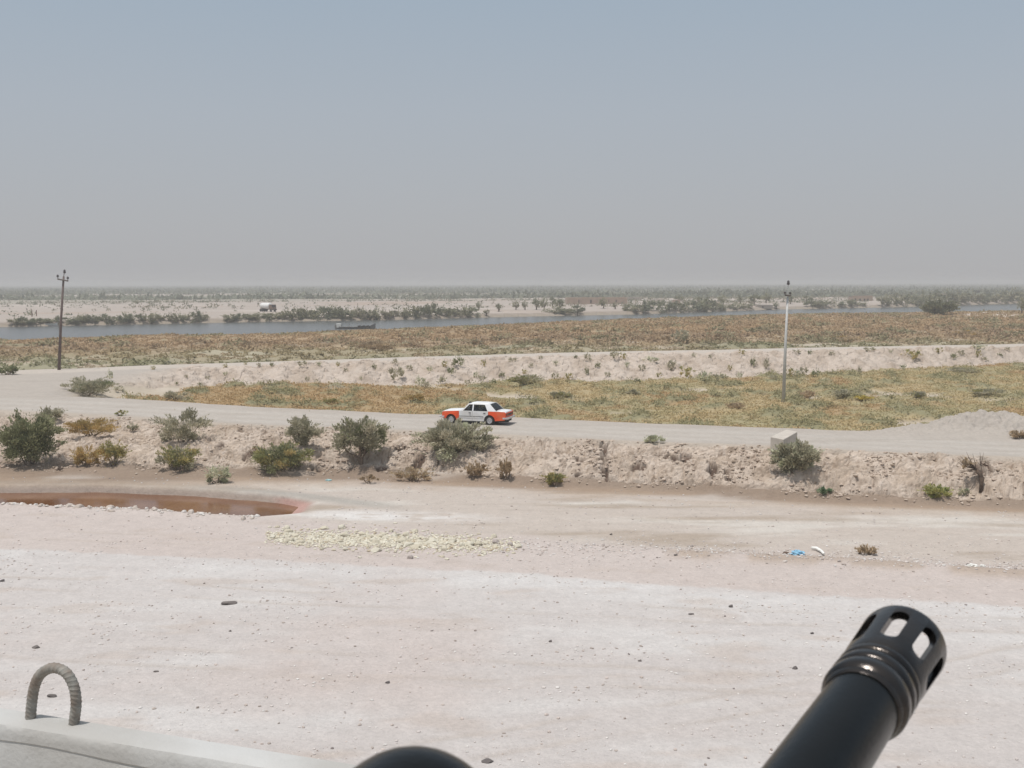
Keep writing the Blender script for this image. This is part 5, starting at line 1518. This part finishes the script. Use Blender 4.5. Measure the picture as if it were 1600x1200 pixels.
# ------------------------------------------------------------------ rifle muzzle and black tube, held close to the camera
M_GUN = mat_simple('black_gunmetal', (.040, .037, .036), .22, metal=.85, scale=90, var=.25, spec=.6, bump=.00012, bscale=700, dirt=(.075, .062, .052), dirt_amt=.45)
M_GUN2 = mat_simple('black_barrel', (.004, .0045, .0045), .27, metal=.2, scale=60, var=.2, spec=.22, bump=.0001, bscale=900)
P1 = at_depth(1344, 1105.5, .280)
P2 = at_depth(1411.5, 1007.0, .314)
ax = (P2 - P1).normalized(); LT = (P2 - P1).length
right = RM @ Vector((1, 0, 0)); right = (right - ax * right.dot(ax)).normalized()
upv = right.cross(ax) if (right.cross(ax)).z > 0 else ax.cross(right)
MG = Matrix((( right.x, upv.x, ax.x, P1.x), (right.y, upv.y, ax.y, P1.y), (right.z, upv.z, ax.z, P1.z), (0, 0, 0, 1)))
root = empty('rifle_muzzle', tuple(P1)); MI = Matrix.Translation(-P1)
ML = MI @ MG
bm = bmesh.new(); bm_lathe(bm, [(-.30, .0), (-.30, .0098), (-.05, .0098), (-.004, .0096), (.0005, .0095), (.0005, 0)], ML, 64)
from_bm('barrel', bm, M_GUN2, root, smooth=True).modifiers.new('e', 'EDGE_SPLIT').split_angle = math.radians(40)
bm = bmesh.new()
bm_lathe(bm, [(-.0005, .0090), (-.0004, .0098), (.0004, .0103), (.0012, .0104), (.0016, .0103), (.0020, .0106), (.0027, .01105), (.0036, .0113), (.0060, .0113), (.0064, .0111), (.0066, .0108), (.0076, .0108), (.0079, .0111), (.0084, .0113), (.0108, .0113), (.0113, .0111), (.0116, .0106), (.0126, .0106), (.0129, .0110), (.0134, .0112),
              (.0148, .0113), (.0152, .0111), (.0154, .0107), (.0160, .0105), (.0160, .009)], ML, 96)
from_bm('collar', bm, M_GUN, root, smooth=True).modifiers.new('e', 'EDGE_SPLIT').split_angle = math.radians(38)
def tube_obj():
    bm = bmesh.new()
    prof = [(.0155, .0100), (.0158, .0108), (.0166, .0110), (.0190, .0112), (LT * .55, .01145), (LT * .8, .0118), (LT - .0016, .0121), (LT - .0005, .01195), (LT, .0116),
            (LT, .0103), (LT - .001, .0098), (LT * .6, .0092), (.0195, .0088), (.0190, .0070), (.0170, .0030), (.0155, .0030)]
    bm_lathe(bm, prof, ML, 128, close=True)
    o = from_bm('flash_hider', bm, M_GUN, root, smooth=True)
    bm = bmesh.new()
    z0, z1, hw = .0212, LT - .0048, .0024
    for k in range(8):
        a = math.radians(-1 + 45 * k)
        er = Vector((math.cos(a), math.sin(a), 0)); et = Vector((-math.sin(a), math.cos(a), 0)); ez = Vector((0, 0, 1))
        out = []
        for j in range(13): th = PI * j / 12; out.append((hw * math.cos(th), z1 - hw + hw * math.sin(th)))
        for j in range(13): th = PI + PI * j / 12; out.append((hw * math.cos(th), z0 + hw + hw * math.sin(th)))
        A_ = [bm.verts.new(ML @ (er * .0045 + et * p_ * .7 + ez * q_)) for p_, q_ in out]
        B_ = [bm.verts.new(ML @ (er * .0150 + et * p_ * 1.12 + ez * q_)) for p_, q_ in out]
        bm.faces.new(A_[::-1]); bm.faces.new(B_)
        for j in range(26): bm.faces.new((A_[j], A_[(j + 1) % 26], B_[(j + 1) % 26], B_[j]))
    cut = from_bm('cutter', bm, M_GUN, root)
    bo = o.modifiers.new('bool', 'BOOLEAN'); bo.operation = 'DIFFERENCE'; bo.object = cut; bo.solver = 'EXACT'
    bpy.context.view_layer.update()
    dg = bpy.context.evaluated_depsgraph_get()
    me = bpy.data.meshes.new_from_object(o.evaluated_get(dg))
    o.modifiers.clear(); o.data = me
    bpy.data.objects.remove(cut, do_unlink=True)
    be = o.modifiers.new('bev', 'BEVEL'); be.width = .00022; be.segments = 2; be.limit_method = 'ANGLE'; be.angle_limit = math.radians(50)
    es = o.modifiers.new('e', 'EDGE_SPLIT'); es.split_angle = math.radians(42)
tube_obj()
bm = bmesh.new(); bm_lathe(bm, [(-.40, 0), (-.40, .022), (-.16, .022), (-.155, .020), (-.155, .0100)], ML, 40)
from_bm('handguard', bm, M_GUN2, root, smooth=True).modifiers.new('e', 'EDGE_SPLIT').split_angle = math.radians(40)
tag(root, 'black slotted rifle muzzle with ringed collar pointing away at lower right', 'gun')

Q = at_depth(643, 1172 + 150, .20)
root = empty('black_tube', tuple(Q))
MQ = Matrix(((right.x, upv.x, ax.x, 0), (right.y, upv.y, ax.y, 0), (right.z, upv.z, ax.z, 0), (0, 0, 0, 1)))
dome = [(.0174 * math.sin(math.radians(a)), .0174 * math.cos(math.radians(a))) for a in range(0, 91, 9)]
bm = bmesh.new(); bm_lathe(bm, [(-.14, 0), (-.14, .0172), (-.004, .0174)] + dome[:6], MQ, 72)
from_bm('tube', bm, M_GUN2, root, smooth=True)
bm = bmesh.new(); bm_lathe(bm, [(z_ - .0001, r_ * .998) for z_, r_ in dome[5:]], MQ, 72)
from_bm('end_cap', bm, M_GUN2, root, smooth=True)
tag(root, 'out-of-focus black rounded tube end poking up at the bottom centre', 'black tube')

# ------------------------------------------------------------------ the dusty air
m = bpy.data.materials.new('haze'); m.use_nodes = True
n = m.node_tree.nodes; l = m.node_tree.links; n.clear()
out = n.new('ShaderNodeOutputMaterial'); pv = n.new('ShaderNodeVolumePrincipled')
pv.inputs['Color'].default_value = (.675, .675, .685, 1)
pv.inputs['Density'].default_value = .00060
pv.inputs['Anisotropy'].default_value = 0.0
l.new(pv.outputs[0], out.inputs['Volume'])
bm = bmesh.new(); bm_box(bm, -14000, 14000, -60, 9500, -5.5, 17)
o = from_bm('haze', bm, m)
tag(o, 'pale dusty haze lying over the whole plain', 'haze', kind='stuff')
